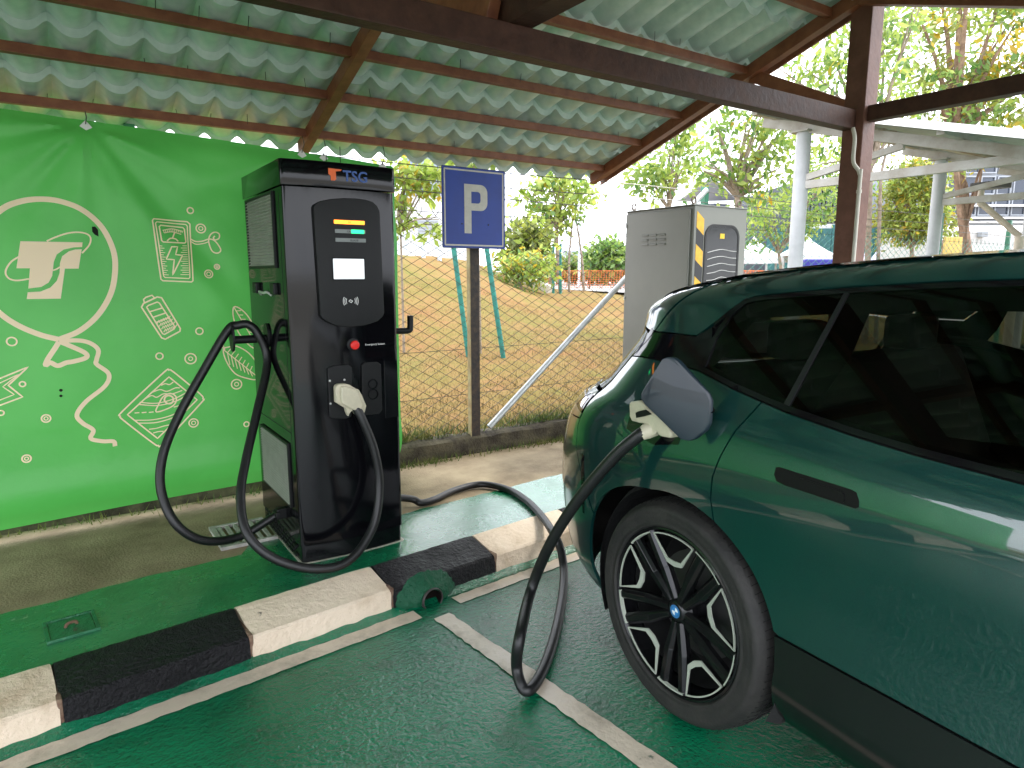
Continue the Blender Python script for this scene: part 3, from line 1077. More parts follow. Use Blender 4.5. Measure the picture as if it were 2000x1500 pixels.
# battery icon
bt = [stroke(P([(170, 600), (182, 578), (262, 540), (288, 545), (398, 725), (396, 742), (310, 788), (288, 780)]), S1 * .8, True),
      stroke(P([(200, 600), (210, 590), (262, 570), (275, 576), (366, 715), (362, 728), (305, 760), (294, 756)]), S2, True),
      stroke(P([(186, 572), (182, 555), (196, 542), (232, 530), (245, 545)]), S2), stroke(P([(215, 628), (294, 604)]), S2), stroke(P([(236, 660), (312, 634)]), S2), stroke(P([(255, 690), (332, 660)]), S2)]
for row in range(4):
    for k in range(6):
        x, y = 262 + row * 13 + k * 13, 690 + row * 17 - k * 5
        bt.append(stroke(P([(x, y + 6), (x + 12, y - 14)]), S2 * .7))
bn.part('battery_print', join(*bt), M_PRINT)
# road map icon
mp = [stroke(spx(z3([(330, 970), (300, 985), (60, 1210), (46, 1240), (65, 1265), (240, 1400), (270, 1412), (300, 1400), (520, 1165), (532, 1140), (515, 1110), (360, 982)]), 4, True), S2 * 1.1, True),
      stroke(P([(332, 1010), (88, 1232), (265, 1372), (498, 1145)]), S2, True)]
for pts in ([(285, 1060), (310, 1050), (335, 1055), (358, 1040)], [(235, 1100), (280, 1085), (320, 1095), (370, 1075), (395, 1075)], [(190, 1140), (230, 1120), (260, 1130), (300, 1110), (350, 1110), (410, 1090)],
            [(160, 1160), (260, 1165), (360, 1140), (440, 1100)], [(150, 1172), (270, 1178), (380, 1150), (450, 1108)], [(130, 1265), (240, 1262), (350, 1235), (450, 1180)], [(150, 1282), (260, 1278), (370, 1245), (440, 1205)],
            [(215, 1318), (260, 1312), (300, 1300), (340, 1292)], [(240, 1340), (270, 1332), (300, 1330)]):
    mp.append(stroke(spx(z3(pts)), S2 * .8))
for k in range(4):
    mp.append(stroke(P([(130 + k * 42, 1222 - k * 1.5), (158 + k * 42, 1220 - k * 2)]), S2 * .8))
mp.append(stroke(P([(360, 1188), (410, 1175)]), S2 * .8))
mp.append(stroke(spx(z3([(258, 1216), (275, 1165), (300, 1125), (340, 1108), (372, 1125), (372, 1160), (340, 1190)]), 5, True), S2, True))
mp.append(stroke(spx(z3([(330, 1120), (352, 1128), (358, 1148), (345, 1166), (322, 1166), (306, 1150), (310, 1130)]), 4, True), S2 * 1.2, True))
bn.part('map_print', join(*mp), M_PRINT)
# leaves behind the charger
lf = [stroke(spx(z3([(710, 600), (708, 660), (740, 750), (810, 830), (860, 840), (850, 760), (800, 660), (750, 610)]), 4, True), S2, True), stroke(P([(712, 602), (830, 800)]), S2 * .8),
      stroke(spx(z3([(650, 850), (670, 920), (720, 990), (790, 1018), (850, 1020), (850, 940), (800, 870), (730, 830), (680, 835)]), 4, True), S2, True), stroke(P([(652, 850), (840, 1000)]), S2 * .8), stroke(P([(650, 755), (640, 800), (660, 850)]), S2 * .8), stroke(P([(625, 810), (660, 855)]), S2 * .8)]
for k in range(7):
    lf.append(stroke(P([(675 + k * 22, 868 + k * 18), (700 + k * 20, 838 + k * 18)]), S2 * .7))
    lf.append(stroke(P([(675 + k * 22, 868 + k * 18), (690 + k * 22, 940 + k * 11)]), S2 * .7))
    lf.append(stroke(P([(722 + k * 14, 622 + k * 24), (752 + k * 14, 620 + k * 26)]), S2 * .7))
bn.part('leaf_print', join(*lf), M_PRINT)
bolt = [stroke([bpt(*q) for q in zL([(-90, 870), (118, 785), (35, 862), (95, 910), (-40, 960), (-5, 900)])], S2, True), stroke([bpt(*q) for q in zL([(-60, 880), (80, 815), (12, 868), (60, 900), (-30, 935)])], S2 * .7)]
bn.part('bolt_print', join(*bolt), M_PRINT)
for x, y, r, inner in ((372, 411, 6, 0), (393, 446, 9, 4), (408, 535, 8, 4), (425, 521, 5, 2), (390, 647, 7, 0), (312, 696, 7, 0), (373, 701, 11, 4), (463, 751, 10, 4), (379, 827, 9, 4), (482, 829, 5, 0), (90, 817, 9, 4), (52, 895, 9, 4), (23, 667, 10, 0), (44, 750, 6, 0), (2, 806, 6, 0)):
    cx, cz = bpt(x, y)
    q = abs(bpt(x + r, y)[0] - cx)
    dots = []
    dots.append(stroke([(cx + q * math.cos(t * pi / 10), cz + q * math.sin(t * pi / 10)) for t in range(20)], S2, True))
    if inner:
        q2 = q * inner / r
        dots.append(stroke([(cx + q2 * math.cos(t * pi / 6), cz + q2 * math.sin(t * pi / 6)) for t in range(12)], S2 * .7, True))
    bn.part('bubble_print', join(*dots), M_PRINT)
M_HOLE = mat('tear_dark', (0.006, 0.008, 0.005), 0.9)
bn.part('tear', join(fill([bpt(*q) for q in z4([(748, 345), (775, 342), (798, 370), (803, 425), (770, 408), (750, 385)])], 0.0042), disc(*bpt(119, 762), 0.008, .004), disc(*bpt(119, 773), 0.007, .004)), M_HOLE)
M_STRING = mat('grey_string', (0.05, 0.05, 0.05), 0.8)
M_EYE = mat('white_eyelet_patch', (0.75, 0.75, 0.72), 0.6)
for gx, gz in GROM[3:]:
    y = ban_y(gx, gz) - 0.006
    q = 0.028
    e = bn.part('eyelet_patch', prism([(gx - q, y, gz - 0.008), (gx, y, gz - 0.026), (gx + q, y, gz - 0.010), (gx, y, gz + 0.024)], (0, -0.002, 0)), M_EYE)
    bn.part('tie_string', tube([(gx, y, gz + 0.005), (gx + 0.004, 4.14, (gz + rz(4.17)) / 2), (gx, 4.165, rz(4.17) + 0.02)], 0.0025, 6), M_STRING, parent=e)

# ================================================================== CHAIN LINK FENCE
FN = 4.385
fe = Thing('chain_link_fence', 'galvanised chain link fence with barbed wire strands above', 'fence', BANG, (3, FN, 0.27))
M_WIRE = mat('galvanised_wire', (0.055, 0.052, 0.042), 0.6, col2=(0.035, 0.028, 0.018), vscale=12)
M_GWIRE = mat('green_coated_wire', (0.05, 0.26, 0.20), 0.5)
M_BARB = mat('barbed_wire', (0.22, 0.21, 0.19), 0.5, metal=0.6)
M_GPOST = mat('green_fence_post', (0.045, 0.22, 0.13), 0.5, var=0.2, vscale=7)
def mesh_wires(a0, a1, z0, z1, px, pz, r):
    """interlocking zigzag wires, each a thin three-sided strand"""
    V, F = [], []
    n = int((a1 - a0) / px)
    m = int((z1 - z0) / pz)
    for w in range(n):
        x = a0 + w * px
        ring = []
        for k in range(m + 1):
            zig = (px * 0.5 if ((k + w) % 2 == 0) else -px * 0.5)
            y = FN + (0.003 if k % 2 else -0.003)
            c = (x + zig, y, z0 + k * pz)
            b = len(V)
            V += [(c[0] - r, c[1] - r * .6, c[2]), (c[0] + r, c[1] - r * .6, c[2]), (c[0], c[1] + r, c[2])]
            if k:
                p = b - 3
                F += [(p, p + 1, b + 1, b), (p + 1, p + 2, b + 2, b + 1), (p + 2, p, b, b + 2)]
        # twisted tails above the top wire
        b = len(V)
        for s in (1, -1):
            c0 = Vector((x + zig, FN, z0 + m * pz))
            q = tube([c0, c0 + Vector((s * px * .35, 0, .03)), c0 + Vector((s * px * .30, 0, .06))], r * .8, 3, False)
            k = len(V)
            V += q[0]
            F += [tuple(i + k for i in f) for f in q[1]]
    return V, F
fe.part('wire_mesh', mesh_wires(1.2, 5.2, 0.27, 1.95, 0.066, 0.0375, 0.0035), M_WIRE, kind='stuff', recalc=False)
fe.part('wire_mesh', mesh_wires(5.2, 14.0, 0.27, 1.97, 0.070, 0.041, 0.0030), M_GWIRE, kind='stuff', recalc=False, label='green coated wire mesh of the far fence bays')
for z, a1 in ((1.955, 14), (0.95, 6), (0.60, 6)):
    fe.part('line_wire', tube([(1.0, FN + .004, z - .01), (5.2, FN + .004, z), (a1, FN + .004, z + .01)], 0.0020, 5), M_WIRE)
for k, z in enumerate((2.08, 2.17, 2.27)):
    pts = [(a, FN - .01, z + 0.012 * math.sin(a * 1.3 + k)) for a in np.arange(0.9, 14.1, 0.3)]
    st_ = fe.part('barbed_strand', tube(pts, 0.0036, 5), M_BARB, smooth=True)
    g = []
    for i in range(90):
        a = 1.0 + i * 0.145
        zz = z + 0.012 * math.sin(a * 1.3 + k)
        th = rnd.uniform(0, pi)
        d = Vector((0.006, math.cos(th) * .012, math.sin(th) * .012))
        c = Vector((a, FN - .01, zz))
        g.append(tube([c - d, c + d], 0.0017, 3))
        d2 = Vector((-0.006, -math.sin(th) * .012, math.cos(th) * .012))
        g.append(tube([c - d2, c + d2], 0.0017, 3))
    fe.part('barbs', join(*g), M_BARB, parent=st_, kind='stuff')
for a in (0.4, 5.2, 7.6, 9.98, 12.2):
    fe.part('fence_post', join(beam((a, FN + .035, 0.1), (a, FN + .035, 2.33), 0.055, 0.055, (0, 1, 0))), M_GPOST, bevel=0.004)
sr = fe.part('brace_pole', tube([(2.715, FN - .03, 0.315), (5.17, FN - .01, 2.30)], 0.024, 12), mat('galvanised_pipe', (0.50, 0.52, 0.52), 0.4, metal=0.5, var=0.15, vscale=9), smooth=True, label='slanting grey brace pole of the fence')
# ================================================================== CHARGER
M_GLOSS = mat('gloss_black_paint', (0.003, 0.003, 0.004), 0.09, spec=0.3, bump=0.035, bscale=3.0)
M_MATT = mat('matt_black_plastic', (0.006, 0.0065, 0.007), 0.5, spec=0.3, var=0.08, vscale=30, bump=0.08, bscale=300)
M_RUB = mat('black_rubber', (0.006, 0.006, 0.0065), 0.45, var=0.2, vscale=14, bump=0.08, bscale=80)
M_FILT = mat('grey_filter_mesh', (0.28, 0.28, 0.25), 0.6, var=0.1, vscale=20)
CX0, CX1, CY0, CY1 = 0.838, 1.364, 3.034, 3.745
ch = Thing('charging_station', 'tall gloss black charging station with two cables standing on the pavement', 'charger', BANG, ((CX0 + CX1) / 2, 3.39, 0.14))
def plan(grow=0.0, bow=0.016, r=0.022):
    x0, x1, y0, y1 = CX0 - grow, CX1 + grow, CY0 - grow, CY1 + grow
    out = []
    n = 12
    for k in range(n + 1):                                 # bowed front
        t = k / n
        x = x0 + r + (x1 - x0 - 2 * r) * t
        out.append((x, y0 - bow * (1 - (2 * t - 1) ** 2)))
    for k in range(1, 6):
        a = -pi / 2 + pi / 2 * k / 5
        out.append((x1 - r + r * math.cos(a), y0 + r + r * math.sin(a)))
    out += [(x1, y1), (x0, y1)]
    for k in range(0, 5):
        a = pi + pi / 2 * k / 5
        out.append((x0 + r + r * math.cos(a), y0 + r + r * math.sin(a)))
    return out
def plan_prism(z0, z1, grow=0.0, **k):
    return prism([(x, y, z0) for x, y in plan(grow, **k)], (0, 0, z1 - z0))
def front_y(a):
    t = (a - CX0) / (CX1 - CX0)
    return CY0 - 0.016 * (1 - (2 * t - 1) ** 2)
body = ch.part('body', plan_prism(0.225, 1.884), M_GLOSS, auto=0.5)
ch.part('plinth', plan_prism(0.137, 0.224, -0.006), M_GLOSS, auto=0.5)
ch.part('lid', plan_prism(1.889, 2.000, 0.007), M_GLOSS, bevel=0.004, auto=0.5)
ch.part('base_trim', plan_prism(0.1365, 0.142, 0.006), mat('base_trim_pale', (0.42, 0.40, 0.33), 0.6))
# front: vertical joints
def fpt(x, y):
    q = onB(x, y, CY0 - 0.012)
    return (q[0], q[2])
z5 = lambda pts: [fpt(430 + x / 3.5725, 280 + y / 3.5725) for x, y in pts]
z6 = lambda pts: [fpt(430 + x / 3.333, 680 + y / 3.333) for x, y in pts]
def fstrip(P, w, off=0.0012):
    V, F = [], []
    for i, (x, z) in enumerate(P):
        a, b = P[max(0, i - 1)], P[min(len(P) - 1, i + 1)]
        dx, dz = b[0] - a[0], b[1] - a[1]
        l = math.hypot(dx, dz) or 1
        for s in (1, -1):
            xx = x - dz / l * w / 2 * s
            V.append((xx, front_y(xx) - off, z + dx / l * w / 2 * s))
    return V, [(2 * i, 2 * i + 2, 2 * i + 3, 2 * i + 1) for i in range(len(P) - 1)]
M_GAP = mat('panel_gap', (0.002, 0.002, 0.002), 0.9)
ch.part('access_panel', prism([(x, front_y(1.315) - 0.003, z) for x, z in rrect(1.282, 1.352, 0.80, 1.085, 0.004)], (0, 0.004, 0)), M_GLOSS, parent=body, bevel=0.001)
# console with indicator lamps, screen, card reader
cons = z5([(640, 440), (652, 425), (690, 405), (760, 391), (850, 385), (930, 387), (1000, 396), (1050, 412), (1082, 440), (1100, 480), (1132, 1180), (1122, 1205), (1085, 1240), (1000, 1268), (900, 1282), (800, 1272), (740, 1248), (700, 1220), (688, 1195), (640, 470)])
con = ch.part('console', prism([(x, CY0 - 0.038, z) for x, z in cons], (0, 0.045, 0)), M_MATT, bevel=0.006, segs=3, auto=0.6)
yc = CY0 - 0.0385
def cpt(x, y):
    q = onB(x, y, yc)
    return (q[0], q[2])
M_OR = mat('lamp_orange', (0.9, 0.25, 0.02), 0.4, emit=(1.0, 0.24, 0.015), estr=0.75)
M_GRL = mat('lamp_green', (0.02, 0.8, 0.25), 0.4, emit=(0.01, 0.80, 0.20), estr=0.6)
M_LENS = mat('lamp_lens_grey', (0.17, 0.19, 0.18), 0.35)
def slab(P, y0, y1):
    return prism([(x, y0, z) for x, z in P], (0, y1 - y0, 0))
def lamp(x0, x1, z):
    return rrect(x0, x1, z - 0.0085, z + 0.0085, 0.002)
zz = [cpt(676, 434)[1], cpt(679, 452)[1], cpt(680, 469)[1]]
for k, (z, s) in enumerate(zip(zz, (0.0, 0.004, 0.005))):
    x0, x1 = 1.050 + s * .6, 1.194 + s * .6
    l = ch.part('indicator_lamp', slab(lamp(x0, x1, z), yc, yc - 0.003), M_OR if k == 0 else M_LENS, parent=con, label=('lit orange indicator lamp', 'half lit green indicator lamp', 'unlit grey indicator lamp')[k])
    if k == 1:
        ch.part('lit_segment', slab(lamp(1.128, 1.189, z), yc - 0.003, yc - 0.005), M_GRL, parent=con)
    if k == 2:
        ch.part('lamp_text', move(text_geo('BLAUB', 0.013), (1.122, yc - 0.0036, z - 0.005)), M_GAP, parent=con)
    if k == 1:
        ch.part('lamp_text', move(text_geo('OK', 0.013), (1.108, yc - 0.0036, z - 0.005)), M_GAP, parent=con)
    if k == 0:
        ch.part('lamp_text', move(text_geo('DC', 0.012), (1.115, yc - 0.0036, z - 0.0045)), M_GAP, parent=con)
x0, z1_ = cpt(650, 505)
x1, z0_ = cpt(712, 545)
ch.part('screen', slab(rrect(x0, x1, z0_, z1_, 0.003), yc, yc - 0.002), mat('screen_glow', (0.5, 0.52, 0.54), 0.2, emit=(0.62, 0.66, 0.70), estr=0.2), parent=con)
ch.part('screen_bezel', ring(x0 - 0.006, x1 + 0.006, z0_ - 0.006, z1_ + 0.006, 0.006, yc - 0.001, 0.004), M_GAP, parent=con)
M_WPR = mat('white_print', (0.72, 0.72, 0.70), 0.5)
cx, cz = cpt(685, 588)
sym = []
for s in (1, -1):
    for r in (0.022, 0.029, 0.036):
        P = [(cx + s * r * math.cos(t), cz + r * math.sin(t) * 1.0) for t in np.linspace(-0.55, 0.55, 9)]
        V, F = [], []
        for i, (x, z) in enumerate(P):
            d = Vector((x - cx, z - cz)).normalized() * 0.0014
            V += [(x - d.x, yc - 0.001, z - d.y), (x + d.x, yc - 0.001, z + d.y)]
        sym.append((V, [(2 * i, 2 * i + 2, 2 * i + 3, 2 * i + 1) for i in range(8)]))
q = 0.011
sym.append(([(cx - q, yc - .001, cz), (cx - .002, yc - .001, cz + .008), (cx + q, yc - .001, cz), (cx + .002, yc - .001, cz - .009), (cx - q + .004, yc - .001, cz), (cx - .001, yc - .001, cz + .004), (cx + q - .004, yc - .001, cz), (cx + .001, yc - .001, cz - .005)], [(0, 1, 5, 4), (1, 2, 6, 5), (2, 3, 7, 6), (3, 0, 4, 7)]))
ch.part('card_reader_symbol', join(*sym), M_WPR, parent=con)
# emblem and name on the lid
M_EMB = mat('emblem_orange', (0.75, 0.12, 0.012), 0.4)
M_EMBB = mat('emblem_blue', (0.018, 0.075, 0.28), 0.35)
lx, lz = onB(641, 328, CY0 - .024)[0], onB(641, 328, CY0 - .024)[2]
emb = [(0, 0), (0.062, -0.002), (0.058, -0.008), (0.034, -0.012), (0.034, -0.046), (0.028, -0.052), (0.010, -0.052), (0.010, -0.032), (0.0, -0.026)]
ch.part('emblem', prism([(lx + x, CY0 - 0.0245, lz + z) for x, z in emb], (0, 0.002, 0)), M_EMB)
nm = text_geo('TSG', 0.066, True)
ch.part('name_lettering', move(nm, (lx + 0.066, CY0 - 0.0245, lz - 0.05)), M_EMBB)
# emergency button with its caption
bx_, bz_ = fpt(689, 673)
by = front_y(bx_)
ch.part('button_collar', lathe((bx_, by, bz_), (0, -1, 0), [(0, 0.030), (0.004, 0.030), (0.006, 0.026), (0.006, 0.0)], 24), M_MATT, smooth=True)
ch.part('emergency_button', lathe((bx_, by - 0.006, bz_), (0, -1, 0), [(0, 0.015), (0.012, 0.015), (0.013, 0.021), (0.022, 0.021), (0.026, 0.017), (0.027, 0.0)], 24), mat('button_red', (0.72, 0.02, 0.015), 0.35), smooth=True)
tx, tz = fpt(713, 675)
ch.part('caption', move(text_geo('Emergency button', 0.0135), (tx, front_y(tx + .04) - 0.002, tz)), M_WPR)
# plug holsters
def holster(pts, nm):
    return ch.part('holster', prism([(x, front_y(x) - 0.013, z) for x, z in pts], (0, 0.016, 0)), M_MATT, bevel=0.003)
h1 = holster(z6([(695, 130), (740, 112), (830, 108), (850, 125), (848, 440), (820, 455), (722, 455), (705, 440)]), 1)
h2 = holster(z6([(915, 110), (935, 92), (1020, 88), (1042, 105), (1050, 400), (1030, 425), (940, 435), (918, 420)]), 2)
for P in ([(707, 210)], [(801, 203)], [(712, 358)]):
    x, z = z6(P)[0]
    ch.part('screw', lathe((x, front_y(x) - 0.013, z), (0, -1, 0), [(0, 0.0055), (0.002, 0.005), (0.0025, 0)], 10), mat('zinc_screw', (0.6, 0.6, 0.58), 0.35, metal=0.7), parent=h1)
x, z = z6([(985, 215)])[0]
for dz, r in ((0.0, 0.024), (-0.050, 0.026)):
    ch.part('socket', lathe((x, front_y(x) - 0.0135, z + dz - 0.012), (0, -1, 0), [(0, r), (0.004, r), (0.004, r - 0.004), (-0.002, r - 0.005), (-0.002, 0)], 24), M_GLOSS, parent=h2, smooth=True)
# left side: upper and lower filter grilles with real slats, catches, base louvres
XS = CX0
def grille(n0, n1, z0, z1, count):
    g = ch.part('vent_grille', box(XS - 0.006, XS + 0.002, n0, n1, z0, z1), M_FILT, bevel=0.002)
    fr = ch.part('vent_surround', join(box(XS - 0.012, XS, n0 - 0.014, n0, z0 - 0.012, z1 + 0.012), box(XS - 0.012, XS, n1, n1 + 0.014, z0 - 0.012, z1 + 0.012), box(XS - 0.012, XS, n0, n1, z1, z1 + 0.012), box(XS - 0.012, XS, n0, n1, z0 - 0.012, z0)), M_MATT, bevel=0.002)
    for k in range(count):
        z = z0 + (k + 0.5) * (z1 - z0) / count
        h = (z1 - z0) / count
        ch.part('slat', prism([(XS - 0.006, n0, z - h * .36), (XS - 0.015, n0, z - h * .40), (XS - 0.015, n0, z - h * .22), (XS - 0.006, n0, z + h * .25)], (0, n1 - n0, 0)), M_FILT, parent=g)
grille(3.185, 3.665, 1.545, 1.865, 22)
grille(3.150, 3.640, 0.405, 0.700, 22)
ch.part('side_panel_gap', box(XS - 0.0008, XS + 0.002, CY0 + 0.06, CY0 + 0.064, 0.25, 1.86), M_GAP)
ch.part('side_panel_gap', box(XS - 0.0008, XS + 0.002, CY0 + 0.06, CY1 - 0.03, 0.768, 0.771), M_GAP)
for n in (3.22, 3.56):
    ch.part('catch', box(XS - 0.022, XS + 0.001, n - 0.035, n + 0.035, 1.41, 1.465), M_MATT, bevel=0.006)
ch.part('socket_bracket', tube(smooth_path([(XS - .004, 3.29, 1.405), (XS - .02, 3.31, 1.42), (XS - .02, 3.38, 1.415), (XS - .02, 3.46, 1.42), (XS - .004, 3.49, 1.405)], 4), 0.006, 8), mat('bracket_grey', (0.4, 0.42, 0.38), 0.4), smooth=True)
for r_ in range(4):
    for c_ in range(9):
        y0 = 3.12 + c_ * 0.062 + (0.031 if r_ % 2 else 0)
        ch.part('base_louvre', box(XS - 0.005, XS + 0.008, y0, y0 + 0.046, 0.150 + r_ * 0.022, 0.162 + r_ * 0.022), M_MATT, bevel=0.002)
# cable hangers on both sides
HN = 3.42
hl = ch.part('cable_hanger', tube([(CX0 + 0.002, HN, 1.190), (0.672, HN, 1.190)], 0.020, 14), M_MATT, smooth=True)
ch.part('end_flange', prism([(0.664, HN + y, 1.205 + z) for y, z in [(0.050 * math.cos(t * pi / 12), 0.072 * math.sin(t * pi / 12)) for t in range(24)]], (0.010, 0, 0)), M_MATT, parent=hl, bevel=0.002)
ch.part('mount_flange', prism([(CX0 - 0.012, HN + y, 1.205 + z) for y, z in [(0.045 * math.cos(t * pi / 12), 0.060 * math.sin(t * pi / 12)) for t in range(24)]], (0.012, 0, 0)), M_MATT, parent=hl, bevel=0.002)
hr = ch.part('cable_hanger', tube(smooth_path([(CX1 - 0.002, 3.30, 1.205), (1.46, 3.30, 1.205), (1.545, 3.30, 1.205), (1.556, 3.30, 1.225), (1.558, 3.30, 1.285)], 5), 0.017, 14), M_MATT, smooth=True)
ch.part('cable_clamp', join(box(CX0 - 0.045, CX0 + 0.002, 3.262, 3.306, 0.30, 0.352), box(CX0 - 0.055, CX0 - 0.03, 3.25, 3.318, 0.312, 0.340)), M_MATT, bevel=0.004)
for y in (-0.05,):
    ch.part('lifting_eye', tube([(1.0 + 0.022 * math.cos(t * pi / 8), 3.5, 2.012 + 0.018 * math.sin(t * pi / 8)) for t in range(17)], 0.005, 8, False), M_MATT, smooth=True)
ch.part('aerial', tube([(1.24, 3.62, 2.0), (1.242, 3.62, 2.16)], 0.002, 6), M_GAP)
ch.part('aerial', tube([(1.31, 3.60, 2.0), (1.312, 3.60, 2.18)], 0.002, 6), M_GAP)

# ------------------------------------------------------------------ charging cables with their plugs
M_PLUG = mat('plug_cream_plastic', (0.56, 0.51, 0.38), 0.45, var=0.06, vscale=30)
CR = 0.0205
cab1 = Thing('charging_cable', 'black cable looped over the left hanger with cream plug in the front holster', 'cable', BANG, (0.75, 3.2, 0.16))
path = [(CX0 + 0.004, 3.284, 0.327)] + [onB(x, y, n) for x, y, n in
        ((540, 1006, 3.29), (470, 1047, 3.27), (400, 1056, 3.22), (345, 1025, 3.22), (315, 960, 3.28), (318, 890, 3.33), (350, 810, 3.38), (400, 720, 3.41), (445, 645, 3.42))] + \
       [(0.70, HN, 1.26), (0.745, HN - .01, 1.262), (0.785, HN - .02, 1.215)] + [onB(x, y, n) for x, y, n in
        ((522, 705, 3.38), (503, 800, 3.26), (480, 900, 3.13), (470, 970, 3.03), (482, 1040, 2.93), (530, 1088, 2.87), (610, 1111, 2.83), (680, 1096, 2.83), (728, 1030, 2.88), (741, 950, 2.92), (731, 880, 2.925), (708, 820, 2.935), (692, 790, 2.955))]
cab1.part('lead', tube(smooth_path(path, 10), CR, 14), M_RUB, smooth=True)
def gunpt(x, y, n):
    q = onB(620 + x / 10.714, 690 + y / 10.714, n)
    return q
# plug: faceted housing, a skirt of grip teeth at its lower end, a bent-over front
gl = [(330, 720), (345, 665), (390, 632), (470, 625), (560, 622), (640, 650), (720, 700), (815, 745), (880, 860), (970, 1075), (940, 1190), (905, 1270), (865, 1270), (838, 1230), (820, 1270), (785, 1285), (745, 1255), (720, 1200), (690, 1178), (650, 1200), (615, 1250), (602, 1300), (570, 1220), (545, 1130), (440, 1070), (345, 1010)]
gf = [(470, 690), (560, 680), (720, 720), (800, 760), (860, 870), (930, 1075), (905, 1160), (780, 1190), (650, 1150), (560, 1090), (480, 1040), (460, 900)]
gv = [gunpt(x, y, 2.985) for x, y in gl]
pl = cab1.part('plug', prism(gv, (0, -0.034, 0)), M_PLUG, bevel=0.010, segs=3, auto=0.9)
cab1.part('plug_cover', prism([gunpt(x, y, 2.952) for x, y in gf], (0, -0.022, 0)), M_PLUG, bevel=0.012, segs=3, auto=0.9, parent=pl)
cab1.part('plug_nose', prism([(x, 3.02, z) for x, z in [(gunpt(a, b, 3.0)[0], gunpt(a, b, 3.0)[2]) for a, b in ((380, 690), (700, 720), (780, 950), (560, 1050), (390, 980))]], (0, -0.04, 0)), M_PLUG, bevel=0.004, parent=pl)

cab2 = Thing('charging_cable', 'thick black cable looping across the green floor into the car', 'cable', 0.0, (0, 0, 0))
def carw(p):
    return CW + CF * p[0] + CL * (p[1] + WHEELY) + Vector((0, 0, p[2]))
def cw_px(x, y, off):
    return carw(onCar(x, y, off))
p2 = [cw_px(x, y, o) for x, y, o in ((1262, 842, -0.055), (1245, 853, -0.075), (1200, 892, -0.11), (1130, 975, -0.16), (1075, 1062, -0.19), (1038, 1150, -0.205))] + \
     [onZ(1015, 1245, 0.22), onZ(1009, 1300, 0.09), onZ(1019, 1340, 0.035), onZ(1036, 1346, 0.022), onZ(1062, 1305, 0.0195), onZ(1085, 1235, 0.0195), onZ(1099, 1160, 0.0195), onZ(1101, 1112, 0.045), onZ(1094, 1070, 0.120)] + \
     [onZ(x, y, z) for x, y, z in ((1081, 1042, 0.170), (1058, 1008, 0.164), (1030, 979, 0.161), (992, 956, 0.161), (940, 946, 0.163), (890, 957, 0.161), (850, 975, 0.160), (822, 982, 0.162), (800, 974, 0.19))]
e0 = EB * (CX1 - 0.01) + NB * 3.50
p2.append(Vector((e0.x, e0.y, 0.25)))
cab2.part('lead', tube(smooth_path(p2, 10), CR * 1.03, 14), M_RUB, smooth=True)
def cpx(pts, off):
    return [tuple(cw_px(1080 + x / 3.572, 480 + y / 3.572, off)) for x, y in pts]
hand = [(527, 1100), (540, 1088), (600, 1080), (618, 1095), (660, 1140), (740, 1200), (800, 1260), (828, 1310), (815, 1345), (740, 1330), (720, 1300), (700, 1322), (655, 1335), (660, 1280), (640, 1245), (600, 1238), (545, 1225), (530, 1190)]
rt3 = -CL
pg = cab2.part('plug', prism(cpx(hand, -0.055), rt3 * -0.065), M_PLUG, bevel=0.010, segs=3, auto=0.9)
cab2.part('grip_slot', prism(cpx([(582, 1165), (600, 1155), (650, 1143), (690, 1175), (640, 1190), (586, 1200)], -0.058), rt3 * 0.004), M_MATT, parent=pg)
cab2.part('boot', tube([cw_px(1278, 836, -0.03), cw_px(1262, 843, -0.055), cw_px(1252, 849, -0.068)], [0.027, 0.026, 0.0205], 16), M_PLUG, smooth=True, parent=pg)
# ================================================================== GREY ELECTRICAL CABINET
kb = Thing('power_cabinet', 'tall grey electrical cabinet with hazard stripe and arched window behind the car', 'cabinet', BANG, (4.2, 3.75, 0.14))
M_CABL = mat('cabinet_grey', (0.20, 0.20, 0.175), 0.45, var=0.05, vscale=2.5, bump=0.05, bscale=120)
KX0, KX1, KY0, KY1, KT = 3.90, 4.50, 3.40, 4.11, 2.005
kb.part('body', box(KX0, KX1, KY0, KY1, 0.137, KT), M_CABL, bevel=0.006)
dr = kb.part('side_door', box(KX0 - 0.018, KX0 - 0.001, KY0 + 0.03, KY1 - 0.012, 0.20, KT - 0.02), M_CABL, bevel=0.005)
for r_ in range(3):
    for c_ in range(3):
        y = 3.66 + c_ * 0.09
        z = 1.735 + r_ * 0.035
        kb.part('louvre', prism([(KX0 - 0.018, y, z), (KX0 - 0.027, y, z - 0.004), (KX0 - 0.027, y, z + 0.002), (KX0 - 0.018, y, z + 0.014)], (0, 0.075, 0)), M_CABL, parent=dr, bevel=0.001)
for z in (1.88, 1.30, 0.7):
    kb.part('hinge', tube([(KX0 - 0.022, KY1 - 0.02, z), (KX0 - 0.022, KY1 - 0.02, z + 0.03)], 0.006, 8), MATS['zinc_screw'], parent=dr)
kb.part('roof_lip', box(KX0 - 0.02, KX1 + 0.006, KY0 - 0.006, KY1 + 0.005, KT, KT + 0.008), M_CABL, bevel=0.002)
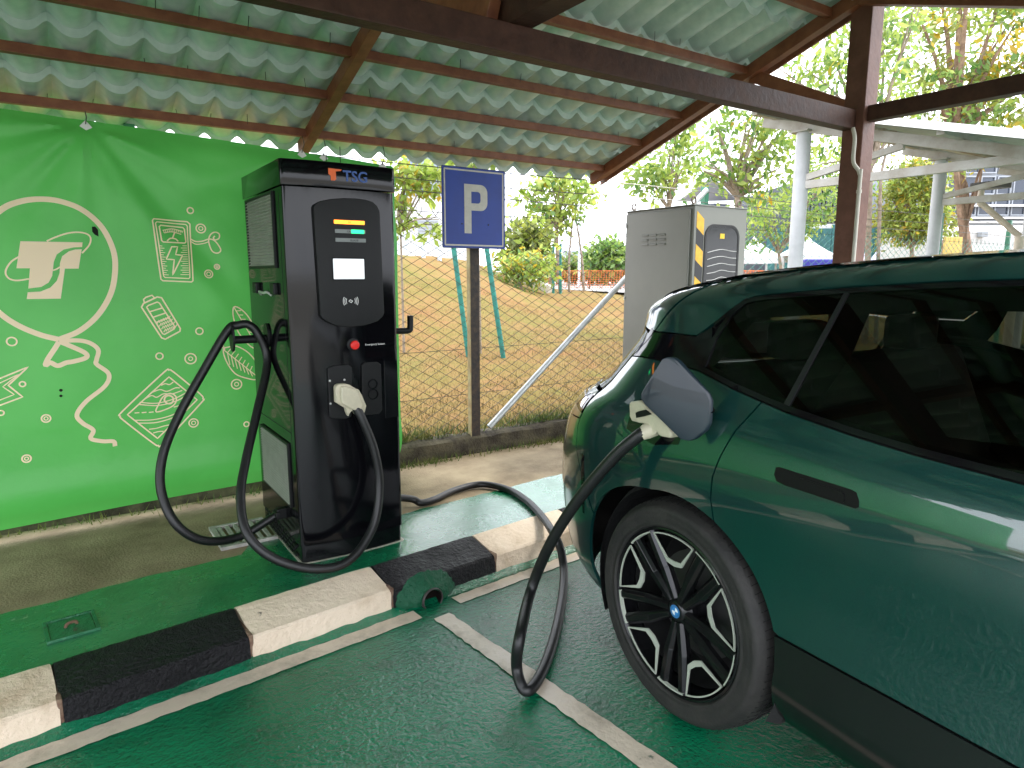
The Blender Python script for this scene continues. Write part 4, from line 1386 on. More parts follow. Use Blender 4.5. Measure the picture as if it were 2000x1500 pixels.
# front: arched window and hazard stripe
yf = KY0
wx0, wx1, wz0, wz1 = 4.035, 4.40, 0.75, 1.86
def frame_loop(g, r):
    return rrect(wx0 - g, wx1 + g, wz0 - g, wz1 + g, r, 8)
fr = kb.part('window_frame', (lambda a, b: ([(x, yf - 0.006, z) for x, z in a] + [(x, yf - 0.006, z) for x, z in b] + [(x, yf + 0.003, z) for x, z in a] + [(x, yf + 0.003, z) for x, z in b],
              [(i, (i + 1) % len(a), len(a) + (i + 1) % len(a), len(a) + i) for i in range(len(a))] + [(i, 2 * len(a) + i, 2 * len(a) + (i + 1) % len(a), (i + 1) % len(a)) for i in range(len(a))]))(frame_loop(0.018, 0.10), frame_loop(0.0, 0.085)), M_RUB)
kb.part('window_pane', prism([(x, yf - 0.003, z) for x, z in frame_loop(0.0, 0.085)], (0, 0.002, 0)), mat('cabinet_window', (0.02, 0.021, 0.02), 0.2, spec=0.35, bump=0.12, bscale=9))
for k in range(16):
    z = 0.90 + k * 0.052
    kb.part('wire_behind_pane', tube(smooth_path([(wx0 + 0.02, yf - 0.0045, z - 0.012), (wx0 + 0.1, yf - 0.0045, z + 0.006 * math.sin(k)), (4.22, yf - 0.0045, z + 0.014), (wx1 - 0.08, yf - 0.0045, z + 0.004), (wx1 - 0.01, yf - 0.0045, z + 0.002)], 4), 0.0026, 5), mat('silver_wire', (0.42, 0.42, 0.40), 0.4))
kb.part('warning_label', box(4.19, 4.24, yf - 0.0052, yf - 0.0035, 1.775, 1.812), mat('label_yellow', (0.75, 0.48, 0.02), 0.5))
xa, xb = 3.925, 4.005
for k in range(13):
    z = 0.55 + k * 0.118
    if z + 0.118 > KT + 0.06:
        break
    sk = -0.055
    top = min(z + 0.118, KT - 0.006)
    kb.part('hazard_stripe', prism([(xa, yf - 0.001, z), (xb, yf - 0.001, z + sk), (xb, yf - 0.001, min(top + sk, KT - .006)), (xa, yf - 0.001, top)], (0, -0.0012, 0)), M_YEL if k % 2 else M_BLK)
for x, y in ((KX0 + 0.03, KY0 + 0.04), (KX0 + 0.03, KY1 - 0.05), (KX1 - 0.05, KY0 + 0.04)):
    e = kb.part('eye_bolt', tube([(x + 0.022 * math.cos(t * pi / 8), y, KT + 0.042 + 0.026 * math.sin(t * pi / 8)) for t in range(17)], 0.0065, 8, False), mat('eye_bolt_steel', (0.16, 0.12, 0.09), 0.5, metal=0.5), smooth=True)
    kb.part('shank', tube([(x, y, KT), (x, y, KT + 0.02)], 0.009, 8), MATS['eye_bolt_steel'], parent=e)
# ================================================================== CAR BODY SURFACE
def lerp(tab,x):
    if x<=tab[0][0]: return tab[0][1]
    for (a,b),(c,d) in zip(tab,tab[1:]):
        if x<=c: return b+(d-b)*(x-a)/(c-a)
    return tab[-1][1]
def sm(tab,x):
    # catmull-rom (monotone-ish) interpolation
    n=len(tab)
    if x<=tab[0][0]: return tab[0][1]
    if x>=tab[-1][0]: return tab[-1][1]
    for i in range(n-1):
        if x<=tab[i+1][0]: break
    x0,y0=tab[i];x1,y1=tab[i+1];h=x1-x0
    def sl(k):
        if k==0: return (tab[1][1]-tab[0][1])/(tab[1][0]-tab[0][0])
        if k==n-1: return (tab[-1][1]-tab[-2][1])/(tab[-1][0]-tab[-2][0])
        a=(tab[k][1]-tab[k-1][1])/(tab[k][0]-tab[k-1][0]);b=(tab[k+1][1]-tab[k][1])/(tab[k+1][0]-tab[k][0])
        return 0 if a*b<=0 else 2*a*b/(a+b)
    m0,m1=sl(i),sl(i+1);t=(x-x0)/h
    return (2*t**3-3*t*t+1)*y0+(t**3-2*t*t+t)*h*m0+(-2*t**3+3*t*t)*y1+(t**3-t*t)*h*m1
ZR=[(-.75,1.34),(-.5,1.40),(-.43,1.423),(-.3,1.452),(-.15,1.478),(.065,1.51),(.345,1.533),(.77,1.556),(1.3,1.565),(2.0,1.53),(2.6,1.45)]
WZ=[(.18,.86),(.26,.93),(.36,.957),(.5,.955),(.62,.957),(.74,.968),(.86,.979),(.94,.976),(1.0,.965),(1.04,.953),(1.08,.936)]
XR=[(.18,-.90),(.28,-1.02),(.38,-1.11),(.5,-1.165),(.62,-1.185),(.75,-1.155),(.86,-1.10),(.96,-1.04),(1.02,-.97),(1.08,-.86),(1.14,-.80),(1.22,-.72),(1.28,-.675),(1.33,-.685),(1.38,-.71),(1.43,-.71),(1.6,-.7)]
XF=[(.18,3.55),(.3,3.72),(.5,3.8),(.75,3.78),(.9,3.7),(1.0,3.55),(1.04,3.3)]
def halfw(X,z):
    if z<=1.08: return sm(WZ,z)
    zr=sm(ZR,X); h=(z-1.08)/(max(zr,1.2)-1.08)
    h=min(h,1)
    # straight tumblehome then roof rounding
    y=.936-.209*h*.82
    if h>.8: 
        k=(h-.8)/.2
        y-= .115*(1-math.sqrt(max(0,1-k*k)))
    return y
def S(u,z):
    """body surface: u = fore-aft coordinate along the side (rear axle 0), continues round the rear corner to the centre at u=-2"""
    xs=-.12; xr=sm(XR,z); n=lerp([(.9,2.85),(1.1,2.5)],z)
    wy=halfw(max(xs,-.12),z)
    if u>=xs:
        w=halfw(u,z)
        if u>2.6:
            xf=sm(XF,z);t=min(1,(u-2.6)/1.6)
            a=t*math.pi/2
            return (2.6+(xf-2.6)*math.sin(a)**(2/2.6),w*max(0,math.cos(a))**(2/2.6))
        return (u,w)
    t=min(1,(xs-u)/(xs+2.0))   # 0..1
    # superellipse parametrised by angle, denser near the corner
    a=t*math.pi/2
    X=xs-(xs-xr)*math.sin(a)**(2/n); 
    w=halfw(max(X,-.7),z) if z>1.08 else wy
    return (X,w*max(0,math.cos(a))**(2/n))
def body_pt(u, z, off=0.0, side=-1):
    """point on the body skin (car frame: x forward, y left, z up); side -1 is the car's right"""
    X, Y = S(u, z)
    n = body_n(u, z)
    X, Y, Z = X + n[0] * off, Y + n[1] * off, z + n[2] * off
    return (X, side * Y, Z), (n[0], side * n[1], n[2])
def body_n(u, z):
    e = 0.006
    a, b = S(u + e, z), S(u - e, z)
    c, d = S(u, z + e), S(u, z - e)
    du = Vector((a[0] - b[0], a[1] - b[1], 0))
    dz = Vector((c[0] - d[0], c[1] - d[1], 2 * e))
    n = dz.cross(du)
    if n.length < 1e-9:
        return (-1.0, 0.0, 0.0)
    n.normalize()
    return (-n.x, -n.y, -n.z) if (n.y < 0 and u > -1.6) or (u <= -1.6 and n.x > 0) else (n.x, n.y, n.z)

def inpoly(q, poly):
    c = False
    for i in range(len(poly)):
        (xa, ya), (xb, yb) = poly[i], poly[i - 1]
        if (ya > q[1]) != (yb > q[1]) and q[0] < (xb - xa) * (q[1] - ya) / (yb - ya) + xa:
            c = not c
    return c
def skin(poly, off=0.0, side=-1, thick=0.012, su=0.045, sz=0.03):
    """a body panel: the outline (u, z) is triangulated, laid on the body skin, and given a turned-in edge; returns verts, faces, vertex normals"""
    P = []
    n = len(poly)
    for i in range(n):
        (xa, za), (xb, zb) = poly[i], poly[(i + 1) % n]
        k = max(1, int(math.hypot((xb - xa), (zb - za)) / 0.03))
        P += [(xa + (xb - xa) * t / k, za + (zb - za) * t / k) for t in range(k)]
    nb_ = len(P)
    us, zs = [p[0] for p in P], [p[1] for p in P]
    pts = [Vector(p) for p in P]
    u = min(us) + su * .5
    while u < max(us):
        z = min(zs) + sz * .5
        while z < max(zs):
            if inpoly((u, z), P) and min(math.hypot(u - p[0], z - p[1]) for p in P) > 0.012:
                pts.append(Vector((u, z)))
            z += sz
        u += su
    v, _, f, orig, _, _ = delaunay_2d_cdt(pts, [], [list(range(nb_))], 1, 1e-6)
    V, Nn = [], []
    for p in v:
        a, b = body_pt(p.x, p.y, off, side)
        V.append(a)
        Nn.append(b)
    F = [tuple(q) if side < 0 else tuple(reversed(q)) for q in f]
    # turned-in edge
    bset = {}
    for q in F:
        for i in range(len(q)):
            e = (q[i], q[(i + 1) % len(q)])
            bset[tuple(sorted(e))] = None if tuple(sorted(e)) in bset else e
    for e in [e for e in bset.values() if e]:
        k = len(V)
        A, B = Vector(V[e[0]]), Vector(V[e[1]])
        na, nb2 = Vector(Nn[e[0]]), Vector(Nn[e[1]])
        V += [tuple(A), tuple(B), tuple(B - nb2 * thick), tuple(A - na * thick)]
        sn = (B - A).cross(na)
        sn = tuple(sn.normalized()) if sn.length > 1e-9 else tuple(na)
        Nn += [sn] * 4
        F.append((k + 1, k, k + 3, k + 2))
    return V, F, Nn
def skin_mesh(name, data, m):
    V, F, Nn = data
    me = bpy.data.meshes.new(name)
    me.from_pydata(V, [], F)
    me.polygons.foreach_set('use_smooth', [True] * len(F))
    me.materials.append(m)
    me.normals_split_custom_set_from_vertices(Nn)
    return me

class Car(Thing):
    def __init__(self, *a, **k):
        super().__init__(*a, **k)
        self.base = Vector((0, 0, 0))
    def _tag(self, o):
        super()._tag(o)
        o.location = CW + CL * WHEELY
    def panel(self, name, poly, m, off=0.0, sides=(-1, 1), parent=None, **k):
        out = []
        for s in sides:
            o = bpy.data.objects.new(name, skin_mesh(name, skin(poly, off, s, **k), m))
            COL.objects.link(o)
            self.empty()
            o.parent = (parent[0 if s < 0 else 1] if isinstance(parent, list) else parent) or self.root
            out.append(o)
        return out

def car_paint():
    m = bpy.data.materials.new('dark_green_car_paint')
    nt, b = _nodes(m)
    N, L = nt.nodes, nt.links
    b.inputs['Base Color'].default_value = (0.006, 0.055, 0.046, 1)
    b.inputs['Metallic'].default_value = 0.35
    b.inputs['Roughness'].default_value = 0.28
    b.inputs['Coat Weight'].default_value = 1.0
    b.inputs['Coat Roughness'].default_value = 0.025
    b.inputs['Coat IOR'].default_value = 1.75
    fl = N.new('ShaderNodeTexNoise')                      # metallic flake
    fl.inputs['Scale'].default_value, fl.inputs['Detail'].default_value = 900, 2
    tc = N.new('ShaderNodeTexCoord')
    L.new(tc.outputs['Object'], fl.inputs['Vector'])
    r = N.new('ShaderNodeValToRGB')
    r.color_ramp.elements[0].color, r.color_ramp.elements[1].color = (0.0018, 0.030, 0.028, 1), (0.005, 0.054, 0.048, 1)
    r.color_ramp.elements[0].position, r.color_ramp.elements[1].position = 0.35, 0.65
    L.new(fl.outputs['Fac'], r.inputs[0])
    L.new(r.outputs['Color'], b.inputs['Base Color'])
    return m
M_PAINT = car_paint()
M_TRIM = mat('gloss_black_trim', (0.004, 0.004, 0.005), 0.08)
M_SILL = mat('black_sill_plastic', (0.007, 0.008, 0.008), 0.16)
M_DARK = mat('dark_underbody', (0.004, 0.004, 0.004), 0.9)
def tint_glass():
    m = bpy.data.materials.new('tinted_glass')
    nt, b = _nodes(m)
    N, L = nt.nodes, nt.links
    tr = N.new('ShaderNodeBsdfTransparent')
    tr.inputs['Color'].default_value = (0.25, 0.265, 0.23, 1)
    gl = N.new('ShaderNodeBsdfGlossy')
    gl.inputs['Roughness'].default_value = 0.01
    fr = N.new('ShaderNodeFresnel')
    fr.inputs['IOR'].default_value = 1.45
    mx = N.new('ShaderNodeMixShader')
    L.new(fr.outputs['Fac'], mx.inputs[0])
    L.new(tr.outputs['BSDF'], mx.inputs[1])
    L.new(gl.outputs['BSDF'], mx.inputs[2])
    L.new(mx.outputs['Shader'], N['Material Output'].inputs['Surface'])
    return m
M_GLASS = tint_glass()

car = Car('parked_car', 'dark green electric car parked tail first with its charge flap open', 'car', CANG)
AR = 0.412
def arc(cx, a0, a1, n=22, r=AR):
    return [(cx + r * math.cos(math.radians(a0 + (a1 - a0) * k / n)), 0.385 + r * math.sin(math.radians(a0 + (a1 - a0) * k / n))) for k in range(n + 1)]
BELT = [(-.56, 1.200), (-.40, 1.208), (-.23, 1.209), (-.1, 1.204), (0.0, 1.197), (.07, 1.182), (.16, 1.162), (.268, 1.143), (.36, 1.128), (.56, 1.106), (.72, 1.094), (.92, 1.086), (1.28, 1.078), (2.0, 1.066), (2.42, 1.06)]
BTOP = [(-.39, 1.300), (-.22, 1.303), (-.06, 1.303), (0.0, 1.350), (.05, 1.395), (.09, 1.425), (.13, 1.437), (.18, 1.444), (.42, 1.468), (.67, 1.486), (.83, 1.492), (1.3, 1.495), (1.65, 1.475), (2.0, 1.36), (2.2, 1.25), (2.42, 1.08)]
def cut(tab, u0, u1, dz=0.0):
    ks = [u0] + [p[0] for p in tab if u0 < p[0] < u1] + [u1]
    return [(u, lerp(tab, u) + dz) for u in ks]
CUTL = [(.268, 1.140), (.212, 1.05), (.180, .965), (.160, .90), (.156, .83), (.166, .762)]      # rear door shut line
DCUT = [(u + .0055, z) for u, z in CUTL]
arch_d = math.degrees(math.acos(.166 / AR))
# rear quarter, bumper, tailgate
quarter = list(reversed(cut(BELT, -.555, .264, -.003))) + [(-.615, 1.10), (-.612, 1.01), (-.585, .935), (-.545, .815), (-.37, .588)] 
aq = math.degrees(math.atan2(.588 - .385, -.37))
quarter += [p for p in arc(0, 151, arch_d + 1, 20)] + list(reversed(CUTL))
car.panel('quarter_panel', list(reversed(quarter)), M_PAINT)
bump = [(-.590, .930), (-.550, .812), (-.378, .585)] + arc(0, 152.5, 183, 8) + [(-.395, .30), (-.375, .245), (-.6, .215), (-1.2, .215), (-2.0, .215), (-2.0, .86), (-1.3, .88), (-.85, .915)]
bmp = car.panel('rear_bumper', bump, M_PAINT, su=0.03)
slot = [(-.455, .905), (-.425, .90), (-.405, .76), (-.41, .60), (-.43, .59), (-.448, .74)]
car.panel('air_slot', [(-.47, .80), (-.445, .80), (-.435, .68), (-.445, .55), (-.462, .55), (-.472, .68)], M_TRIM, 0.0015, parent=bmp, thick=.001)
car.panel('bumper_valance', [(-1.15, .38), (-1.1, .225), (-2.0, .225), (-2.0, .40), (-1.3, .395)], M_SILL, 0.003, parent=bmp)
gate = [(-.625, 1.005), (-.60, .935), (-.86, .920), (-1.3, .885), (-2.0, .865), (-2.0, 1.065), (-1.2, 1.05), (-.66, 1.05)]
gt = car.panel('tailgate', gate, M_PAINT, su=0.03)
M_LAMP = mat('tail_lamp_lens', (0.10, 0.012, 0.012), 0.05, coat=1.0)
car.panel('tail_lamp', [(-.632, 1.030), (-.605, .955), (-.95, .972), (-1.30, .985), (-1.30, 1.010), (-.95, 1.025)], M_TRIM, 0.004, parent=gt)
car.panel('lamp_lens', [(-.660, 1.012), (-.640, .972), (-.93, .985), (-1.22, .993), (-1.22, 1.003), (-.93, 1.012)], M_LAMP, 0.006, parent=gt)
car.panel('rear_window', [(-.64, 1.098), (-.575, 1.195), (-.47, 1.285), (-.70, 1.306), (-1.2, 1.318), (-2.0, 1.328), (-2.0, 1.075), (-1.2, 1.065), (-.70, 1.062)], M_GLASS, -0.002, su=0.03)
car.panel('window_surround', [(-.566, 1.197), (-.400, 1.299), (-.455, 1.310), (-.60, 1.20), (-.655, 1.10), (-.68, 1.066), (-.625, 1.06), (-.622, 1.10)], M_TRIM, 0.0015)
# black band that joins the side glass to the tailgate
car.panel('pillar_trim', cut(BELT, -.555, .004, .002) + [(.012, 1.30), (-.004, 1.335)] + list(reversed(cut(BTOP, -.395, -.06, -.004))), M_TRIM)
wtrim = car.panel('window_trim', cut(BELT, .006, 2.40, .002) + list(reversed(cut(BELT, .006, 2.40, .017))), M_TRIM, 0.003, su=.08)
car.panel('window_trim', cut(BTOP, 0.004, 2.0, -.016) + list(reversed(cut(BTOP, 0.0, 2.0, -.003))), M_TRIM, 0.002, su=.08)
car.panel('pillar_trim', [(.008, 1.212), (.024, 1.212), (.030, 1.30), (.062, 1.375), (.11, 1.422), (.10, 1.43), (.045, 1.38), (.012, 1.30)], M_TRIM, 0.0015)
# glass: quarter light, rear door, front door
SL = lambda z: .345 + (z - 1.15) * .25
car.panel('quarter_light', cut(BELT, .022, .34, .017) + [(SL(1.2), 1.2), (SL(1.3), 1.3), (SL(1.44), 1.444)] + list(reversed(cut(BTOP, .10, .405, -.016))) + [(.055, 1.375), (.026, 1.30)], M_GLASS, -0.003)
car.panel('pillar_strip', [(SL(1.147), 1.147), (SL(1.147) + .017, 1.145), (SL(1.45) + .014, 1.453), (SL(1.45) + .002, 1.452)], mat('dark_satin_strip', (0.010, 0.010, 0.011), 0.35), 0.002)
g2 = [(SL(1.144) + .017, lerp(BELT, .36) + .017)] + cut(BELT, .38, 1.26, .017) + [(1.27, 1.48)] + list(reversed(cut(BTOP, .437, 1.25, -.016)))
car.panel('rear_door_glass', g2, M_GLASS, -0.003)
car.panel('centre_pillar', [(1.262, 1.092), (1.345, 1.092), (1.36, 1.48), (1.272, 1.48)], M_TRIM, 0.0)
car.panel('front_door_glass', cut(BELT, 1.35, 2.36, .017) + list(reversed(cut(BTOP, 1.365, 2.3, -.018))), M_GLASS, -0.003)
# doors
rd = DCUT + [(AR * math.cos(math.radians(a)), .385 + AR * math.sin(math.radians(a))) for a in np.linspace(arch_d - 1, 17, 14)] + [(.41, .500), (1.285, .500), (1.285, 1.075)] + list(reversed(cut(BELT, .275, 1.27, -.003)))
rdo = car.panel('rear_door', list(reversed(rd)), M_PAINT)
hd = [onCar(1450 + x / 2.42, 880 + y / 2.42, -0.012) for x, y in ((150, 82), (165, 80), (500, 185), (530, 200), (547, 240), (548, 268), (535, 275), (200, 165), (160, 145), (146, 115))]
hp = [(p[0], p[2]) for p in hd]
hx0, hx1 = min(p[0] for p in hp), max(p[0] for p in hp)
M_POCK = mat('handle_pocket_black', (0.003, 0.003, 0.003), 0.6, spec=0.2)
pk = car.panel('handle_pocket', hp, M_POCK, 0.0012, parent=rdo, thick=.001)
car.panel('handle_bar', [(x * .55 + .45 * (hx0 + hx1) * .5 + .02, z * .62 + .38 * .955) for x, z in hp], M_POCK, 0.004, parent=rdo, thick=.003)
car.panel('front_door', [(1.291, .500), (2.30, .500), (2.30, 1.055), (2.0, 1.060), (1.291, 1.073)], M_PAINT)
car.panel('handle_pocket', [(1.40, .955), (1.41, .942), (1.62, .93), (1.635, .945), (1.62, .96), (1.42, .972)], M_TRIM, 0.0012)
# front wing and nose (outside the photograph)
fw_ = [(2.306, .50)] + [(3.0 + AR * math.cos(math.radians(a)), .385 + AR * math.sin(math.radians(a))) for a in np.linspace(163, 0, 22)] + [(3.42, .22), (4.2, .22), (4.2, 1.0), (3.6, 1.02), (2.9, 1.03), (2.306, 1.05)]
car.panel('front_wing', fw_, M_PAINT, su=.06)
car.panel('sill', [(.400, .494), (.408, .40), (.395, .27), (.37, .20), (2.63, .20), (2.60, .27), (2.592, .40), (2.60, .494)], M_SILL, 0.003, su=.07)
# inner skin under the panel gaps
inner = [(-2.0, .23), (-.60, .23)] + arc(0, 200, -18, 30, AR + .004) + [(2.6, .22)] + [(3.0 + (AR + .01) * math.cos(math.radians(a)), .385 + (AR + .01) * math.sin(math.radians(a))) for a in np.linspace(198, -18, 26)] + [(4.2, .23), (4.2, .98), (2.3, 1.04), (1.3, 1.06), (.7, 1.075), (.3, 1.12), (0, 1.175), (-.3, 1.185), (-.58, 1.17), (-.66, 1.04), (-2.0, 1.03)]
car.panel('inner_shell', list(reversed(inner)), M_DARK, -0.013, thick=.002, su=.06, sz=.05)
# dark cabin linings behind the glass edges
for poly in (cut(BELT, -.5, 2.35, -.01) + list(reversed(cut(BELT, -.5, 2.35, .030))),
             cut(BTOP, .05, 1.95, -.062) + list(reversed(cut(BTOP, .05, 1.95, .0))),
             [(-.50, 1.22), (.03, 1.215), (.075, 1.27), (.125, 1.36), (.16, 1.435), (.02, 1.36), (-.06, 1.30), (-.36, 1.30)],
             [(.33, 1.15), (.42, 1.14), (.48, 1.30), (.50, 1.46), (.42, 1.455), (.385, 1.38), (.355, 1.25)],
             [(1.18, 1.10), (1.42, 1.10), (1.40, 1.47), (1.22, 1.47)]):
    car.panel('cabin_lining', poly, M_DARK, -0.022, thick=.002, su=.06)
# roof rail, spoiler flank and roof
def rail_top(u0, u1):
    ks = [u0 + (u1 - u0) * k / 90 for k in range(91)]
    out = []
    for u in ks:
        z = 1.45
        for _ in range(12):
            z = sm(ZR, S(u, z)[0])
        out.append((u, z - .0025))
    return out
SEAM = [(-.388, 1.302), (-.30, 1.362), (-.20, 1.425), (-.125, 1.470)]
rt_ = rail_top(-.128, 2.05)
car.panel('roof_rail', [(SEAM[0][0] + .012, 1.3045)] + cut(BTOP, -.36, 2.05, .0015) + list(reversed(rt_)) + [(-.118, 1.462), (-.192, 1.422), (-.292, 1.359)], M_PAINT, su=.06, sz=.012)
rs = rail_top(-2.0, -.134)
sp = car.panel('spoiler_flank', list(reversed([(-.395, 1.3035), (-.308, 1.363), (-.206, 1.4265), (-.142, 1.466)] + list(reversed(rs)) + [(-2.0, 1.335), (-1.2, 1.325), (-.70, 1.312), (-.50, 1.303)])), M_PAINT, 0.0, su=.03, sz=.012)
def roof_geo(dz=0.0, us=None):
    """roof skin spanned between the two roof edges"""
    V, F = [], []
    ny = 24
    us = us if us is not None else np.concatenate([np.linspace(-1.98, -.15, 50), np.linspace(-.12, 2.05, 60)])
    for u in us:
        z = 1.45
        for _ in range(14):
            z = sm(ZR, S(u, z)[0])
        X, Y = S(u, z - .0045)
        k = Y / .645
        for j in range(ny + 1):
            t = 2 * j / ny - 1
            V.append((X, t * Y, z + .003 + dz + 0.010 * k * (1 - abs(t) ** 2.2)))
    for i in range(len(us) - 1):
        for j in range(ny):
            F.append((i * (ny + 1) + j, (i + 1) * (ny + 1) + j, (i + 1) * (ny + 1) + j + 1, i * (ny + 1) + j + 1))
    return V, F
roof = car.part('roof', roof_geo(), M_PAINT, smooth=True)
car.part('headliner', roof_geo(-.03, np.linspace(-.6, 1.9, 24)), M_DARK, smooth=True)
# windscreen and bonnet
def loft(rows):
    n = len(rows[0])
    V = [p for r in rows for p in r]
    return V, [(i * n + j, i * n + j + 1, (i + 1) * n + j + 1, (i + 1) * n + j) for i in range(len(rows) - 1) for j in range(n - 1)]
ws = []
for k in range(9):
    t = k / 8
    X = 1.75 + .85 * t
    yw, z = .648 + .20 * t, sm(ZR, 1.75) - .5 * t ** 1.05
    ws.append([(X - .02 + .14 * (1 - abs(s) ** 2) * (.3 + .7 * t), s * yw, z + .05 * (1 - s * s) * (1 - .6 * t)) for s in np.linspace(-1, 1, 13)])
car.part('windscreen', loft(ws), M_GLASS, smooth=True)
bo = []
for k in range(13):
    t = k / 12
    X = 2.35 + 1.40 * t
    yw = .93 - .10 * t - .10 * t ** 4
    bo.append([(X - .10 * abs(s) ** 3 * t, s * yw, 1.045 - .16 * t ** 2.4 + .05 * (1 - s * s) - .01 * abs(s)) for s in np.linspace(-1, 1, 15)])
car.part('bonnet', loft(bo), M_PAINT, smooth=True)
# cabin: floor, seats, head restraints
M_SEAT = mat('dark_seat', (0.012, 0.012, 0.012), 0.8)
car.part('floor_pan', box(-.75, 3.4, -.62, .62, .22, .30), M_DARK)
car.part('parcel_floor', box(-.80, .02, -.74, .74, .86, .93), M_DARK, bevel=.01)
car.part('rear_seat', join(prism([(.02, -.68, .45), (.60, -.68, .45), (.60, -.68, .66), (.22, -.68, .70), (.02, -.68, 1.20), (-.10, -.68, 1.20), (-.06, -.68, .62)], (0, 1.36, 0))), M_SEAT, bevel=.03)
for y in (-.36, .36):
    car.part('head_restraint', box(-.09, .03, y - .11, y + .11, 1.20, 1.34), M_SEAT, bevel=.03)
for y in (-.40, .40):
    car.part('front_seat', prism([(1.06, y - .26, .4), (1.6, y - .26, .42), (1.6, y - .26, .62), (1.24, y - .26, .64), (1.0, y - .26, 1.20), (.86, y - .26, 1.20), (.94, y - .26, .6)], (0, .52, 0)), M_SEAT, bevel=.04)
    car.part('head_restraint', box(.87, .98, y - .14, y + .14, 1.22, 1.42), M_SEAT, bevel=.03)
# open charge flap, its hinge and the port
fl = [(628, 1000), (760, 790), (790, 777), (835, 778), (870, 800), (1075, 1030), (1095, 1080), (1085, 1240), (1060, 1290), (985, 1350), (940, 1362), (890, 1352), (640, 1110), (612, 1070), (610, 1035)]
def flap_pt(x, y, back=0.0):
    px, py = 1080 + x / 3.572, 480 + y / 3.572
    t = (x - 610) / 480.0
    return onCar(px, py, -0.115 + 0.105 * t - 0.01 + back)
fo = [flap_pt(*p) for p in fl]
M_FLAP = mat('flap_inside', (0.008, 0.017, 0.026), 0.35, coat=0.35, spec=0.3)
flap = car.part('charge_flap', prism(fo, (0.004, 0.013, 0.0)), M_FLAP, bevel=.004, segs=2, auto=.6)
hg = [onCar(1385, 805, 0.005), onCar(1372, 840, 0.0), onCar(1350, 850, 0.02)]
car.part('hinge_arm', tube([(p[0], p[1], p[2]) for p in (onCar(1388, 800, -0.012), onCar(1383, 812, 0.03))], 0.012, 8), M_TRIM, parent=flap)
car.panel('charge_port', [(p[0], p[1]) for p in [(-.22, 1.06), (-.20, .965), (-.10, .94), (.01, .965), (.03, 1.05), (-.03, 1.12), (-.15, 1.13)]], M_TRIM, 0.0015, sides=(-1,), thick=.001)

